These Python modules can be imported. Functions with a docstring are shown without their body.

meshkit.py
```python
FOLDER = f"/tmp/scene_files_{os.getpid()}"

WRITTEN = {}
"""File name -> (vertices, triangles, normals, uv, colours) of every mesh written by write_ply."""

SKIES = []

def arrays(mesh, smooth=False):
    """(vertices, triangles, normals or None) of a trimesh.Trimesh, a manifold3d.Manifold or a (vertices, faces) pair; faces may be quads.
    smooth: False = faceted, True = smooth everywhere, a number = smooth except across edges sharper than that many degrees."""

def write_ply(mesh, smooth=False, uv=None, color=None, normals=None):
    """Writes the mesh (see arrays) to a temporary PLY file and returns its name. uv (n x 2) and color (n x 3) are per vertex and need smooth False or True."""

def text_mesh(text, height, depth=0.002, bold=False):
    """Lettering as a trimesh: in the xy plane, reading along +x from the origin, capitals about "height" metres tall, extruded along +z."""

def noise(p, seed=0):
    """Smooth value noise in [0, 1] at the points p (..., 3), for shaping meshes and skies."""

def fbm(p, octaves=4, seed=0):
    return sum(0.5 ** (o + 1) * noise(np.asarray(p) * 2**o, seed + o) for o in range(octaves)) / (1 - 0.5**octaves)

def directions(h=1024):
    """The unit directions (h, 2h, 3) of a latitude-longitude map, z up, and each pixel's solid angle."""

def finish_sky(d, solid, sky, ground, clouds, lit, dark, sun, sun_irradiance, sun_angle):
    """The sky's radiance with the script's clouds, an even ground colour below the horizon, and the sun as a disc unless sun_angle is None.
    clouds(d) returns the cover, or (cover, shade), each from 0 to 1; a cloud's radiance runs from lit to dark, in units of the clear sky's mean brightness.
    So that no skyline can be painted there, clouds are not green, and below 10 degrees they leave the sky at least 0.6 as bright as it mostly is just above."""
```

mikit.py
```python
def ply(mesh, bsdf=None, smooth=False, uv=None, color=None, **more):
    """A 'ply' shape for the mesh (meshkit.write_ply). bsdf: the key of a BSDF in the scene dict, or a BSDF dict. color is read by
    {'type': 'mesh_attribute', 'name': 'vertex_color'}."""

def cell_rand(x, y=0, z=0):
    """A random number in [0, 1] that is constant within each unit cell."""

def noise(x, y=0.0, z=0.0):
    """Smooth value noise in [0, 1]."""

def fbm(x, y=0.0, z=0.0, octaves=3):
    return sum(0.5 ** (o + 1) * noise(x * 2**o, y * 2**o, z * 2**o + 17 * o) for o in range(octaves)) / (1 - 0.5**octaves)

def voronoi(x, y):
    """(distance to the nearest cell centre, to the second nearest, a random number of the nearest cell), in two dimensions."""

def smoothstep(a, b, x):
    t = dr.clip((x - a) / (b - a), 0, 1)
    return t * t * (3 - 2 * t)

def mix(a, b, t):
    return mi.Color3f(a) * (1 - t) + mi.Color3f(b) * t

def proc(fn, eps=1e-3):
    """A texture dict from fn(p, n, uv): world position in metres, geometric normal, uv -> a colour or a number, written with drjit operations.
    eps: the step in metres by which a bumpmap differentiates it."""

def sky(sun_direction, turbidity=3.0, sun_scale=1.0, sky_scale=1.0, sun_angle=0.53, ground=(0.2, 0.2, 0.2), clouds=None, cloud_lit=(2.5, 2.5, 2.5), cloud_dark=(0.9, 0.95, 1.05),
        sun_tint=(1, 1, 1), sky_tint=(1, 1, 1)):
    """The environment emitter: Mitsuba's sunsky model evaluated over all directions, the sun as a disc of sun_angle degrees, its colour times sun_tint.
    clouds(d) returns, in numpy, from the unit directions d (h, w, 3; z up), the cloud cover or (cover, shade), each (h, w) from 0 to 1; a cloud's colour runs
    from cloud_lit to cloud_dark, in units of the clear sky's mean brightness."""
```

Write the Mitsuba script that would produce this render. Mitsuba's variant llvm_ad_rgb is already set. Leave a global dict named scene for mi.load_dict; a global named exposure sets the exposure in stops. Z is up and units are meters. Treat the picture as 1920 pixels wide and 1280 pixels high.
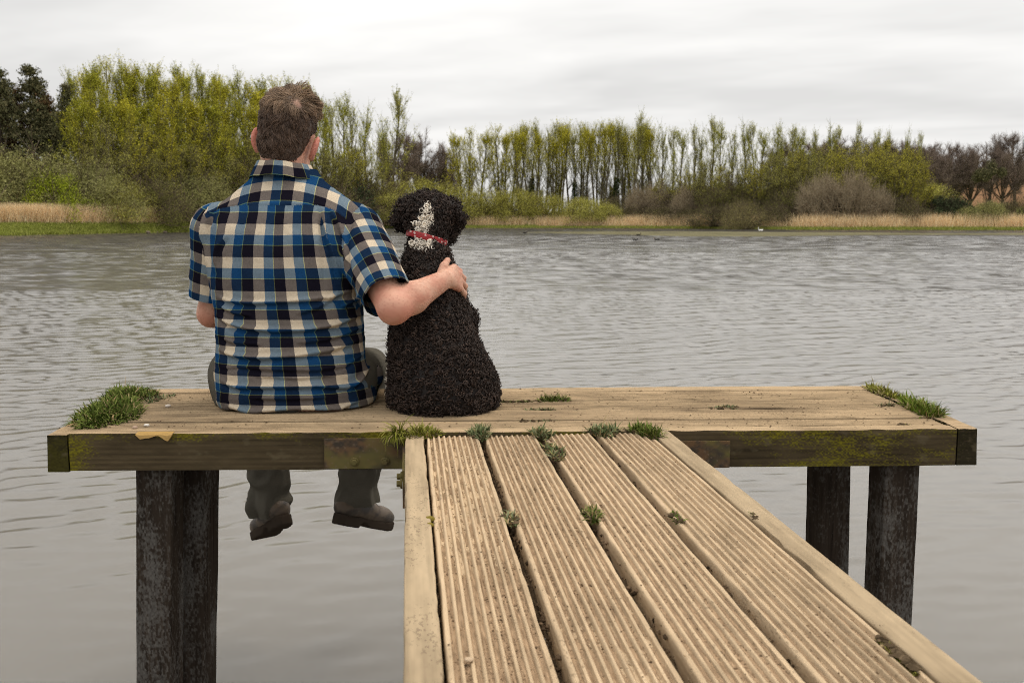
"""A man and his curly dog sit on a T-shaped wooden jetty by a lake under an overcast sky."""
import math
import numpy as np
import trimesh
import drjit as dr
import mitsuba as mi
import mikit
import meshkit
from mikit import noise, fbm, smoothstep, mix, cell_rand, voronoi

T = mi.ScalarTransform4f
scene, labels = {}, {}

# ---------------------------------------------------------------- camera, sky, exposure
FPX, WPX, HPX = 1750.0, 1920.0, 1280.0            # focal length and frame, in pixels of the photograph
EYE = np.array([0.0, 0.0, 1.47])                  # 1.47 m above the water
DECK = 0.95
HORIZON = 416.0
PITCH = math.atan((HPX / 2 - HORIZON) / FPX)
RIGHT = np.array([1.0, 0, 0])
FWD = np.array([0, math.cos(PITCH), -math.sin(PITCH)])
UP = np.array([0, math.sin(PITCH), math.cos(PITCH)])
scene['camera'] = {'type': 'thinlens', 'fov': math.degrees(2 * math.atan(WPX / 2 / FPX)), 'fov_axis': 'x',
                   'aperture_radius': 0.0018, 'focus_distance': 2.45, 'near_clip': 0.05, 'far_clip': 5000.0,
                   'to_world': T().look_at(origin=EYE.tolist(), target=(EYE + FWD).tolist(), up=[0, 0, 1])}
exposure = 3.07


def overcast(d):
    el = np.clip(d[..., 2], 0, 1)
    q = d[..., :2] / (el[..., None] + 0.10)
    r = 0.35
    q = np.stack([q[..., 0] * math.cos(r) - q[..., 1] * math.sin(r), q[..., 0] * math.sin(r) + q[..., 1] * math.cos(r)], -1)
    p = np.stack([q[..., 0] * 0.55 + 4.7, q[..., 1] * 1.1, 0 * el + 3.3], -1)
    n = meshkit.fbm(p + 0.8 * meshkit.fbm(p * 1.3 + 9, 3, 5)[..., None], 6, 11)
    m = meshkit.fbm(p * 3.1 + 40, 4, 23)
    shade = 1.0 - el + 1.25 * (n - 0.5) * (0.45 + 0.55 * el) + 0.16 * (m - 0.5) + 0.05 - 0.13 * d[..., 0]
    return np.ones_like(el), np.clip(shade, 0, 1)


scene['sky'] = mikit.sky([0.30, 0.22, 0.93], turbidity=3, sun_scale=0.1, sun_angle=30, clouds=overcast,
                         cloud_lit=(2.55, 2.5, 2.42), cloud_dark=(0.98, 0.975, 0.96), ground=(0.12, 0.12, 0.1))


# ---------------------------------------------------------------- helpers
def ray(px, py):
    return FWD + RIGHT * ((px - WPX / 2) / FPX) - UP * ((py - HPX / 2) / FPX)


def on_z(px, py, z=DECK):
    """The point of the level plane z that the photograph shows there."""
    r = ray(px, py)
    return EYE + r * ((z - EYE[2]) / r[2])


def at(px, py, y):
    """The point at distance y that the photograph shows there."""
    r = ray(px, py)
    return EYE + r * (y / r[1])


def add(key, mesh, bsdf, smooth=False, parent=None, **kw):
    base = (parent + '__' if parent else '') + key
    k, i = base, 0
    while k in scene or k in labels:
        i += 1
        k = f'{base}_{i:03d}'
    scene[k] = mikit.ply(mesh, bsdf, smooth, **kw)
    return k


def thing(key, label, cat, group=None, kind=None):
    k, i = key, 0
    while k in scene or k in labels:
        i += 1
        k = f'{key}_{i:03d}'
    tag(k, label, cat, group, kind)
    return k


def tag(k, label=None, cat=None, group=None, kind=None):
    labels[k] = {a: b for a, b in dict(label=label, category=cat, group=group, kind=kind).items() if b}


class MB:
    """Collects pieces into one mesh, with a colour per vertex."""

    def __init__(self):
        self.v, self.f, self.c, self.n = [], [], [], 0

    def put(self, v, f, c=None):
        v = np.asarray(v, float).reshape(-1, 3)
        f = np.asarray(f, int)
        if f.shape[1] == 4:
            f = np.vstack([f[:, [0, 1, 2]], f[:, [0, 2, 3]]])
        self.v.append(v)
        self.f.append(f + self.n)
        self.n += len(v)
        if c is not None:
            self.c.append(np.broadcast_to(np.asarray(c, float), (len(v), 3)))
        return self

    def mesh(self):
        return np.vstack(self.v), np.vstack(self.f)

    def color(self):
        return np.vstack(self.c)


def unit(v):
    v = np.asarray(v, float)
    return v / np.maximum(np.linalg.norm(v, axis=-1, keepdims=True), 1e-12)


def tubes(paths, radii, sides, ring_phase=0.0, flat=None):
    """Many tubes at once: paths (n, s, 3), radii (n, s) -> vertices (n*s*sides, 3), quads. Open ends."""
    paths, radii = np.asarray(paths, float), np.asarray(radii, float)
    n, s, _ = paths.shape
    t = np.empty_like(paths)
    t[:, 1:-1] = paths[:, 2:] - paths[:, :-2]
    t[:, 0], t[:, -1] = paths[:, 1] - paths[:, 0], paths[:, -1] - paths[:, -2]
    t = unit(t)
    ref = np.where(np.abs(t[:, :1, 2:3]) < 0.9, [0, 0, 1.0], [1.0, 0, 0])
    a = unit(np.cross(t, np.broadcast_to(ref, t.shape)))
    b = np.cross(t, a)
    ang = np.arange(sides) * 2 * np.pi / sides + ring_phase
    k = 1.0 if flat is None else flat
    v = paths[:, :, None] + radii[:, :, None, None] * (np.cos(ang)[None, None, :, None] * a[:, :, None] + k * np.sin(ang)[None, None, :, None] * b[:, :, None])
    i = np.arange(n)[:, None, None] * s * sides
    j = np.arange(s - 1)[None, :, None] * sides
    q = np.arange(sides)[None, None]
    q1 = (q + 1) % sides
    f = np.stack([i + j + q, i + j + q1, i + j + sides + q1, i + j + sides + q], -1).reshape(-1, 4)
    return v.reshape(-1, 3), f


def box_mesh(lo, hi, chamfer=0.0):
    m = trimesh.creation.box(bounds=[lo, hi])
    return np.array(m.vertices), np.array(m.faces)


def frame_apply(v, o, ax, ay, az):
    v = np.asarray(v, float)
    return o + v[:, :1] * ax + v[:, 1:2] * ay + v[:, 2:3] * az


# --- implicit surfaces
def smin(a, b, k):
    h = np.clip(0.5 + 0.5 * (b - a) / k, 0, 1)
    return b * (1 - h) + a * h - k * h * (1 - h)


def cone(p, a, b, ra, rb):
    a, b = np.asarray(a, float), np.asarray(b, float)
    d = b - a
    t = np.clip(((p - a) @ d) / (d @ d), 0, 1)
    return np.linalg.norm(p - a - t[:, None] * d, axis=1) - (ra + (rb - ra) * t)


def ellipsoid(p, c, r, R=None):
    q = p - np.asarray(c)
    if R is not None:
        q = q @ R
    r = np.asarray(r, float)
    k0 = np.linalg.norm(q / r, axis=1)
    k1 = np.linalg.norm(q / (r * r), axis=1)
    return k0 * (k0 - 1) / np.maximum(k1, 1e-9)


def rot(axis, deg):
    return trimesh.transformations.rotation_matrix(math.radians(deg), axis)[:3, :3]


def surface(f, lo, hi, h, steps=3):
    """Surface nets of f = 0 on a grid of step h, projected onto the surface: (vertices, quads), outward."""
    lo, hi = np.asarray(lo, float), np.asarray(hi, float)
    n = np.ceil((hi - lo) / h).astype(int) + 1
    ax = [lo[i] + h * np.arange(n[i]) for i in range(3)]
    val = np.empty(n, np.float32)
    B = 6                                                     # only blocks of the grid that the surface may cross are filled in
    nb = -(-n // B)
    cen = np.stack(np.meshgrid(*[lo[i] + h * (np.arange(nb[i]) * B + (B - 1) / 2) for i in range(3)], indexing='ij'), -1)
    fcen = f(cen.reshape(-1, 3)).reshape(nb)
    full = np.repeat(np.repeat(np.repeat(fcen, B, 0), B, 1), B, 2)
    val[:] = full[:n[0], :n[1], :n[2]]
    act = np.argwhere(np.abs(fcen) < B * h * 0.866 * 1.7 + h)
    off = np.stack(np.meshgrid(*[np.arange(B)] * 3, indexing='ij'), -1).reshape(-1, 3)
    for i in range(0, len(act), 2500):
        g = (act[i:i + 2500, None] * B + off[None]).reshape(-1, 3)
        g = g[(g < n).all(1)]
        val[tuple(g.T)] = f(lo + h * g)
    ins = val < 0
    c = np.zeros(n - 1, np.int8)
    for d in np.ndindex(2, 2, 2):
        c += ins[d[0]:n[0] - 1 + d[0], d[1]:n[1] - 1 + d[1], d[2]:n[2] - 1 + d[2]]
    cells = np.argwhere((c > 0) & (c < 8))
    index = np.full(n - 1, -1)
    index[tuple(cells.T)] = np.arange(len(cells))
    acc, cnt = np.zeros((len(cells), 3)), np.zeros(len(cells))
    corners = [np.array(d) for d in np.ndindex(2, 2, 2)]
    for a in corners:
        for k in range(3):
            if a[k] == 0:
                b = a.copy(); b[k] = 1
                va, vb = val[tuple((cells + a).T)], val[tuple((cells + b).T)]
                m = (va < 0) != (vb < 0)
                t = np.where(m, va / np.where(m, va - vb, 1), 0)
                acc += np.where(m[:, None], a + t[:, None] * (b - a), 0)
                cnt += m
    v = lo + h * (cells + acc / cnt[:, None])
    quads = []
    for k in range(3):
        u, w = [(1, 2), (2, 0), (0, 1)][k]
        s0 = [slice(None)] * 3; s1 = [slice(None)] * 3
        s0[k], s1[k] = slice(0, -1), slice(1, None)
        a0, a1 = ins[tuple(s0)], ins[tuple(s1)]
        e = np.argwhere(a0 != a1)
        e = e[(e[:, u] > 0) & (e[:, w] > 0) & (e[:, u] < n[u] - 1) & (e[:, w] < n[w] - 1)]
        flip = ~ins[tuple(e.T)]
        du, dw = np.zeros(3, int), np.zeros(3, int)
        du[u], dw[w] = 1, 1
        q = np.stack([index[tuple((e - du - dw).T)], index[tuple((e - dw).T)], index[tuple(e.T)], index[tuple((e - du).T)]], 1)
        q[flip] = q[flip][:, ::-1]
        quads.append(q)
    for _ in range(steps):
        e = h * 0.1
        v0 = f(v)
        g = np.stack([(f(v + np.eye(3)[i] * e) - v0) / e for i in range(3)], 1)
        g2 = np.maximum((g * g).sum(1), 0.05)
        v = v - np.clip(v0 / g2, -h, h)[:, None] * g
    return v, np.vstack(quads)


def tri(f):
    f = np.asarray(f)
    return np.vstack([f[:, [0, 1, 2]], f[:, [0, 2, 3]]]) if f.shape[1] == 4 else f


def vnormals(v, f):
    f = tri(f)
    n, fn = np.zeros_like(v), np.cross(v[f[:, 1]] - v[f[:, 0]], v[f[:, 2]] - v[f[:, 0]])
    for k in range(3):
        np.add.at(n, f[:, k], fn)
    return unit(n)


def cut(v, f, point, normal):
    """The part of an open surface on the side the normal points to, the edge cut clean."""
    m = trimesh.intersections.slice_mesh_plane(trimesh.Trimesh(v, tri(f), process=False), normal, point, cap=False)
    return np.array(m.vertices), np.array(m.faces)


def weld(v, f):
    m = trimesh.Trimesh(v, tri(f), process=False)
    m.merge_vertices(digits_vertex=6)
    return np.array(m.vertices), np.array(m.faces)


def diffuse(col):
    return {'type': 'twosided', 'bsdf': {'type': 'diffuse', 'reflectance': col if isinstance(col, dict) else {'type': 'rgb', 'value': list(col)}}}


def glossy(col, rough, spec=0.4, **kw):
    return {'type': 'twosided', 'bsdf': {'type': 'principled', 'base_color': col if isinstance(col, dict) else {'type': 'rgb', 'value': list(col)}, 'roughness': rough, 'specular': spec, **kw}}


VCOL = {'type': 'mesh_attribute', 'name': 'vertex_color'}
scene['vertex_coloured'] = diffuse(VCOL)


# ---------------------------------------------------------------- the lake
def waves(x, y, least):
    """Height of the wind ripples at (x, y); wavelengths under what the sheet can carry are left out."""
    rng = np.random.default_rng(5)
    z = np.zeros_like(x)
    patch = 0.30 + 1.5 * meshkit.fbm(np.stack([x * 0.05, y * 0.05, x * 0 + 2], -1), 3, 3)
    patch *= 0.42 + 0.58 * np.clip((y - 3.0) / 6.0, 0, 1)          # the lee of the bank behind the jetty
    mod = meshkit.fbm(np.stack([x * 0.45, y * 0.45, x * 0 + 7], -1), 2, 9)
    far = 0.6 + 1.5 * np.clip((y - 10) / 50, 0, 1)                # longer waves build up over the open water
    for i in range(80):
        lam = 0.09 * (10.0 ** (0.85 * rng.random()))
        ang = math.radians(112 + rng.normal() * (15 if lam > 0.25 else 26))
        ph, w = rng.random() * 6.28, rng.random()
        k = 2 * np.pi / lam
        slope = 0.030 * (1.0 if 0.13 < lam < 0.27 else 0.5) * (0.6 + 0.8 * w)
        keep = np.clip((lam / least - 1.7) / 1.2, 0, 1)
        s = np.sin(k * (x * math.cos(ang) + y * math.sin(ang)) + ph + 5.0 * mod)
        z += keep * slope / k * s * (far if lam > 0.26 else 1.0)
    return z * patch


water = MB()


def water_band(y0, y1, dy, dx, x0, x1):
    ys, xs = np.linspace(y0, y1, int((y1 - y0) / dy) + 1), np.linspace(x0, x1, int((x1 - x0) / dx) + 1)
    X, Y = np.meshgrid(xs, ys)
    Z = waves(X, Y, dy * np.ones_like(X)) * np.clip((0.5 * (x1 - x0) - np.abs(X - 0.5 * (x0 + x1))) / (0.05 * (x1 - x0)), 0, 1)
    nx, ny = len(xs), len(ys)
    i = (np.arange(ny - 1)[:, None] * nx + np.arange(nx - 1)).ravel()
    water.put(np.stack([X, Y, Z], -1), np.stack([i, i + 1, i + nx + 1, i + nx], 1))


water_band(-25, 1.2, 0.5, 1.0, -40, 40)
water_band(1.2, 9, 0.024, 0.055, -5.8, 5.8)
water_band(9, 20, 0.036, 0.12, -12.5, 12.5)
water_band(20, 45, 0.062, 0.30, -28, 28)
water_band(45, 100, 0.10, 1.0, -64, 64)
water_band(100, 226, 0.15, 3.5, -140, 140)
for s in (-1, 1):
    for y0, y1, e in ((1.2, 9, 5.8), (9, 20, 12.5), (20, 45, 28), (45, 100, 64)):
        a, b = sorted((s * e, s * 140))
        water_band(y0, y1, 0.8, 1.6, a, b)
scene['water_surface'] = {'type': 'roughplastic', 'distribution': 'ggx', 'alpha': 0.02, 'int_ior': 1.42, 'nonlinear': False,
                          'diffuse_reflectance': {'type': 'rgb', 'value': [0.138, 0.128, 0.111]}}
add('water', water.mesh(), 'water_surface', True)
tag('water', 'grey rippled lake water under the overcast sky', 'water', kind='structure')

# ---------------------------------------------------------------- the far bank
SHORE = np.array([(-400, 60), (-120, 84), (-80, 92), (-53, 98), (-47, 116), (-43, 135), (-33, 180), (-26, 210), (5, 214), (37, 194), (55, 166), (88, 160), (140, 152), (400, 120)], float)
SX = np.unique(np.concatenate([np.linspace(-400, -90, 25), np.linspace(-90, -20, 160), np.linspace(-20, 130, 160), np.linspace(130, 400, 22)]))
from scipy.interpolate import PchipInterpolator
_shore = PchipInterpolator(SHORE[:, 0], SHORE[:, 1])


def shore_y(x):
    x = np.asarray(x, float)
    return _shore(x) + 1.2 * (meshkit.fbm(np.stack([x * 0.3, x * 0, x * 0], -1), 3, 4) - 0.5)


def ground_z(x, y):
    """Height of the land; y - shore_y(x) metres behind the water's edge."""
    d = y - shore_y(x)
    z = np.where(d < 0, 0.12 * d, 0.10 * np.clip(d, 0, 3) + 0.20 * np.clip(d - 3, 0, 5) + 0.003 * np.clip(d - 8, 0, 400))
    hill = np.clip((x - 82) / 70, 0, 1) * np.clip((y - 205) / 95, 0, 1)
    z = z + 17 * hill * hill * (3 - 2 * hill) + 0.0 * x
    return np.maximum(z, -1.2) + 0.12 * (meshkit.fbm(np.stack([x * 0.4, y * 0.4, x * 0], -1), 3, 8) - 0.5) * (d > 0.4)


DD = np.concatenate([[-30, -10, -4, -1.5], np.arange(-0.6, 12, 0.6), np.geomspace(12, 900, 40)])
X, D = np.meshgrid(SX, DD)
Y = shore_y(X) + D
i = (np.arange(len(DD) - 1)[:, None] * len(SX) + np.arange(len(SX) - 1)).ravel()
Z = ground_z(X, Y)


def ground_color(p, n, uv):
    a = fbm(p.x * 0.5, p.y * 0.25, 0.0, 4)
    g = mix((0.12, 0.15, 0.035), (0.21, 0.215, 0.07), a)
    mud = mix((0.07, 0.06, 0.045), (0.12, 0.10, 0.07), noise(p.x * 2, p.y * 2))
    tan = mix((0.235, 0.135, 0.078), (0.19, 0.12, 0.068), noise(p.x * 0.2, p.y * 0.05))
    c = mix(mud, g, smoothstep(0.25, 0.5, p.z + 0.3 * (a - 0.5)))
    return mix(c, tan, smoothstep(4.6, 6.0, p.z))


scene['bank_soil'] = diffuse(mikit.proc(ground_color))
add('ground', (np.stack([X, Y, Z], -1).reshape(-1, 3), np.stack([i, i + 1, i + len(SX) + 1, i + len(SX)], 1)), 'bank_soil', True)
tag('ground', 'far grassy bank rising to a ploughed brown field', 'ground', kind='structure')

# the lake bed under the water, out to the horizon on every side
bed = np.array([[-3000, -3000, -1.4], [3000, -3000, -1.4], [3000, 3000, -1.4], [-3000, 3000, -1.4]], float)
add('lake_bed', (bed, np.array([[0, 1, 2, 3]])), 'bank_soil')
tag('lake_bed', 'muddy lake bed below the water', 'lake bed', kind='structure')

# low weedy mud bank that breaks the surface in front of the far shore
MUD = [(975, 436.0), (1010, 435.0), (1080, 434.6), (1160, 434.6), (1260, 434.4), (1400, 435.2), (1520, 436.0), (1650, 436.6), (1800, 437.2), (1990, 437.0),
       (1990, 441.0), (1800, 440.6), (1650, 441.0), (1560, 442.3), (1480, 443.4), (1400, 444.0), (1300, 443.4), (1230, 442.4), (1180, 440.5), (1100, 439.0), (1030, 437.4)]
mud_pts = np.array([on_z(x, y, 0.0)[:2] for x, y in MUD])
from shapely.geometry import Polygon
from shapely import affinity


def flat_sheet(poly, step, z):
    """A subdivided low mound over a polygon."""
    x0, y0, x1, y1 = poly.bounds
    xs, ys = np.arange(x0, x1 + step[0], step[0]), np.arange(y0, y1 + step[1], step[1])
    X, Y = np.meshgrid(xs, ys)
    import shapely
    inside = shapely.contains_xy(poly, X, Y)
    d = np.where(inside, shapely.distance(poly.exterior, shapely.points(X, Y)), 0)
    q = z(X, Y, d)
    i = (np.arange(len(ys) - 1)[:, None] * len(xs) + np.arange(len(xs) - 1))
    ok = (inside[:-1, :-1] | inside[1:, :-1] | inside[:-1, 1:] | inside[1:, 1:]).ravel()
    i = i.ravel()[ok]
    return np.stack([X, Y, q], -1).reshape(-1, 3), np.stack([i, i + 1, i + len(xs) + 1, i + len(xs)], 1)


def mud_height(X, Y, d):
    n = meshkit.fbm(np.stack([X * 0.10, Y * 0.22, X * 0], -1), 4, 31)
    return -0.03 + 0.07 * np.clip(d / 1.5, 0, 1) + 0.13 * (n - 0.5) * np.clip(d, 0, 1)


def mud_color(p, n, uv):
    return mix((0.085, 0.080, 0.045), (0.19, 0.175, 0.11), fbm(p.x * 0.35, p.y * 0.5, 1.0, 4))


scene['wet_mud'] = diffuse(mikit.proc(mud_color))
add('mud_bank', flat_sheet(Polygon(mud_pts), (0.5, 0.25), mud_height), 'wet_mud', True)
tag('mud_bank', 'low weedy mud bank showing above the water near the far shore', 'mud bank', kind='structure')

# ---------------------------------------------------------------- the jetty: a walkway and a cross platform at its end
BEARING = math.atan((764.0 - 960) / FPX)                     # the walkway runs towards this bearing
WU = np.array([math.sin(BEARING), math.cos(BEARING), 0])     # along the walkway, away from the shore
WV = np.array([math.cos(BEARING), -math.sin(BEARING), 0])    # across it, to the right
WO = on_z(759.5, 817)                                        # its left far corner
UPZ = np.array([0, 0, 1.0])
PO, PR = on_z(84.5, 815), on_z(1836, 805)
PE = unit(PR - PO)                                           # along the platform, to the right
PN = np.array([-PE[1], PE[0], 0])                            # across it, away
PLEN = float(np.linalg.norm(PR - PO))
PDEP = float((on_z(950, 726.5) - PO) @ PN)
FACE = 0.094                                                 # height of the edge timbers

rngj = np.random.default_rng(21)


def plank_profile(w, thick, pitch, depth, flat=0.006):
    """Half outline of a grooved board: (across, up) points from the lower left round the top to the lower right."""
    n = max(1, int(round((w - 2 * flat) / pitch)))
    p = (w - 2 * flat) / n
    pts = [(0.0, -thick), (0.0, -0.004), (0.0015, -0.001), (flat * 0.6, 0.0)]
    for i in range(n):
        c = flat + (i + 0.5) * p
        pts += [(c - 0.34 * p, -0.12 * depth), (c - 0.26 * p, -0.80 * depth), (c - 0.20 * p, -depth), (c + 0.20 * p, -depth), (c + 0.26 * p, -0.80 * depth), (c + 0.34 * p, -0.12 * depth)]
        if i < n - 1:
            pts.append((flat + (i + 1) * p, 0.0))
    pts += [(w - flat * 0.6, 0.0), (w - 0.0015, -0.001), (w, -0.004), (w, -thick)]
    return np.array(pts)


def board(profile, length, o, along, across, seg, seed, rough=0.0012, sag=0.002, chip=0.004, end_jag=0.003):
    """A board: the profile run along its length, worn: ridges dented, edges nibbled, ends uneven."""
    s = np.linspace(0, length, max(2, int(length / seg)) + 1)
    P, S = np.meshgrid(np.arange(len(profile)), s)
    a, z = profile[P, 0], profile[P, 1].copy()
    q = np.stack([a * 14 + seed * 3.7, S * 2.2, z * 0 + seed], -1)
    z += rough * 2 * (meshkit.fbm(q * [3, 6, 1], 3, seed) - 0.5) * (z > -0.02)
    z += sag * 2 * (meshkit.noise(np.stack([S * 1.1, a * 0, a * 0 + seed], -1), 5) - 0.5)
    dents = np.clip(meshkit.fbm(np.stack([a * 60, S * 14, a * 0 + seed], -1), 2, 77) - 0.66, 0, 1) * 0.004
    z -= np.where(z > -0.003, dents, 0)
    edge = np.minimum(a, profile[:, 0].max() - a)
    nib = np.clip(meshkit.fbm(np.stack([S * 14, np.sign(a - profile[:, 0].max() / 2) * 4, a * 0 + seed + 5], -1), 3, 3) - 0.55, 0, 1) * chip * 2.2
    a = a + np.where((edge < 0.003) & (z > -0.02), np.where(a < profile[:, 0].max() / 2, nib, -nib), 0)
    S = S + np.where(S == s[0], 1, np.where(S == s[-1], -1, 0)) * end_jag * meshkit.noise(np.stack([a * 60, a * 0, a * 0 + seed], -1), 6)
    v = o + S[..., None] * along + a[..., None] * across + z[..., None] * UPZ
    n = len(profile)
    i = (np.arange(len(s) - 1)[:, None] * n + np.arange(n - 1)).ravel()
    f = np.stack([i, i + 1, i + n + 1, i + n], 1)
    if np.cross(across, along) @ UPZ < 0:
        f = f[:, ::-1]
    b = np.stack([np.arange(len(s) - 1) * n, np.arange(len(s) - 1) * n + n, np.arange(len(s) - 1) * n + 2 * n - 1, np.arange(len(s) - 1) * n + n - 1], 1)
    f = [tri(f), tri(b)]
    for r in (0, len(s) - 1):                                  # end grain
        k = r * n + np.arange(n)
        f.append(np.stack([np.full(n - 2, k[0]), k[1:-1], k[2:]], 1))
    return v.reshape(-1, 3), np.vstack(f)


def wood(light, dark, grain, along, across, blot=0.5, moss=0.0, mosscol=(0.07, 0.075, 0.015)):
    """Weathered softwood: streaks along the board, blotches of dirt, specks, and moss patches."""
    ax, ay = along[:2]
    bx, by = across[:2]

    def fn(p, n, uv):
        s, t = p.x * ax + p.y * ay, p.x * bx + p.y * by
        g = fbm(s * 5.0, t * 150.0, p.z * 150.0, 3)
        k = fbm(s * 3.0 + 3.0, t * 9.0, p.z * 9.0, 4)
        c = mix(light, dark, dr.clip(grain * (g - 0.3) + blot * smoothstep(0.38, 0.75, k), 0, 1))
        speck = smoothstep(0.62, 0.74, fbm(s * 170.0, t * 310.0, p.z * 300.0, 2)) * smoothstep(0.42, 0.7, fbm(s * 7.0, t * 22.0, 4.0, 2))
        c = mix(c, (0.07, 0.05, 0.033), 0.4 * speck)
        c = c * (0.84 + 0.32 * noise(t * 9.0 + 0.5, s * 0.35, 7.0)) * (0.80 + 0.40 * fbm(s * 26.0, t * 75.0, p.z * 75.0 + 1.0, 3))
        pale = smoothstep(0.55, 0.8, fbm(s * 8.0, t * 60.0, 9.0, 2))
        c = mix(c, mi.Color3f(light) * 1.12, 0.35 * pale)
        if moss:
            m = fbm(s * 4.5 + 7.0, t * 4.5, p.z * 9.0, 4)
            fine = noise(s * 260.0, t * 260.0, p.z * 260.0)
            c = mix(c, mi.Color3f(mosscol) * (0.6 + 0.8 * fine), dr.clip(moss * smoothstep(0.45, 0.66, m + 0.16 * (fine - 0.5)), 0, 1))
            c = mix(c, (0.11, 0.09, 0.055), 0.40 * smoothstep(0.60, 0.75, fbm(s * 30.0, t * 30.0, p.z * 40.0 + 5.0, 4)))
        return c
    return mikit.proc(fn)


def wood_bump(along, across, grain=1.0, chunk=1.0):
    ax, ay = along[:2]
    bx, by = across[:2]

    def fn(p, n, uv):
        s, t = p.x * ax + p.y * ay, p.x * bx + p.y * by
        return grain * fbm(s * 7.0, t * 170.0, p.z * 170.0, 2) + chunk * fbm(s * 60.0, t * 60.0, p.z * 60.0, 3)
    return mikit.proc(fn, 0.0015)


def timber(light, dark, grain, along, across, bump=0.0012, **kw):
    return {'type': 'bumpmap', 'scale': bump, 'tex': wood_bump(along, across),
            'bsdf': diffuse(wood(light, dark, grain, along, across, **kw))}


TAN, TANDARK = (0.475, 0.360, 0.235), (0.26, 0.195, 0.124)
scene['end_wood'] = timber((0.030, 0.025, 0.015), (0.010, 0.009, 0.006), 0.9, PE, PN, moss=0.5, mosscol=(0.055, 0.050, 0.008))
scene['walkway_wood'] = timber(TAN, TANDARK, 0.55, WU, WV)
scene['walkway_edge_wood'] = timber((0.37, 0.288, 0.188), (0.18, 0.138, 0.09), 0.85, WU, WV, blot=0.8)
scene['platform_wood'] = timber((0.39, 0.290, 0.180), (0.15, 0.110, 0.070), 1.0, PE, PN, blot=0.65)
scene['mossy_wood'] = timber((0.072, 0.054, 0.031), (0.018, 0.014, 0.009), 0.9, PE, PN, moss=0.9, mosscol=(0.115, 0.100, 0.010))


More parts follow.
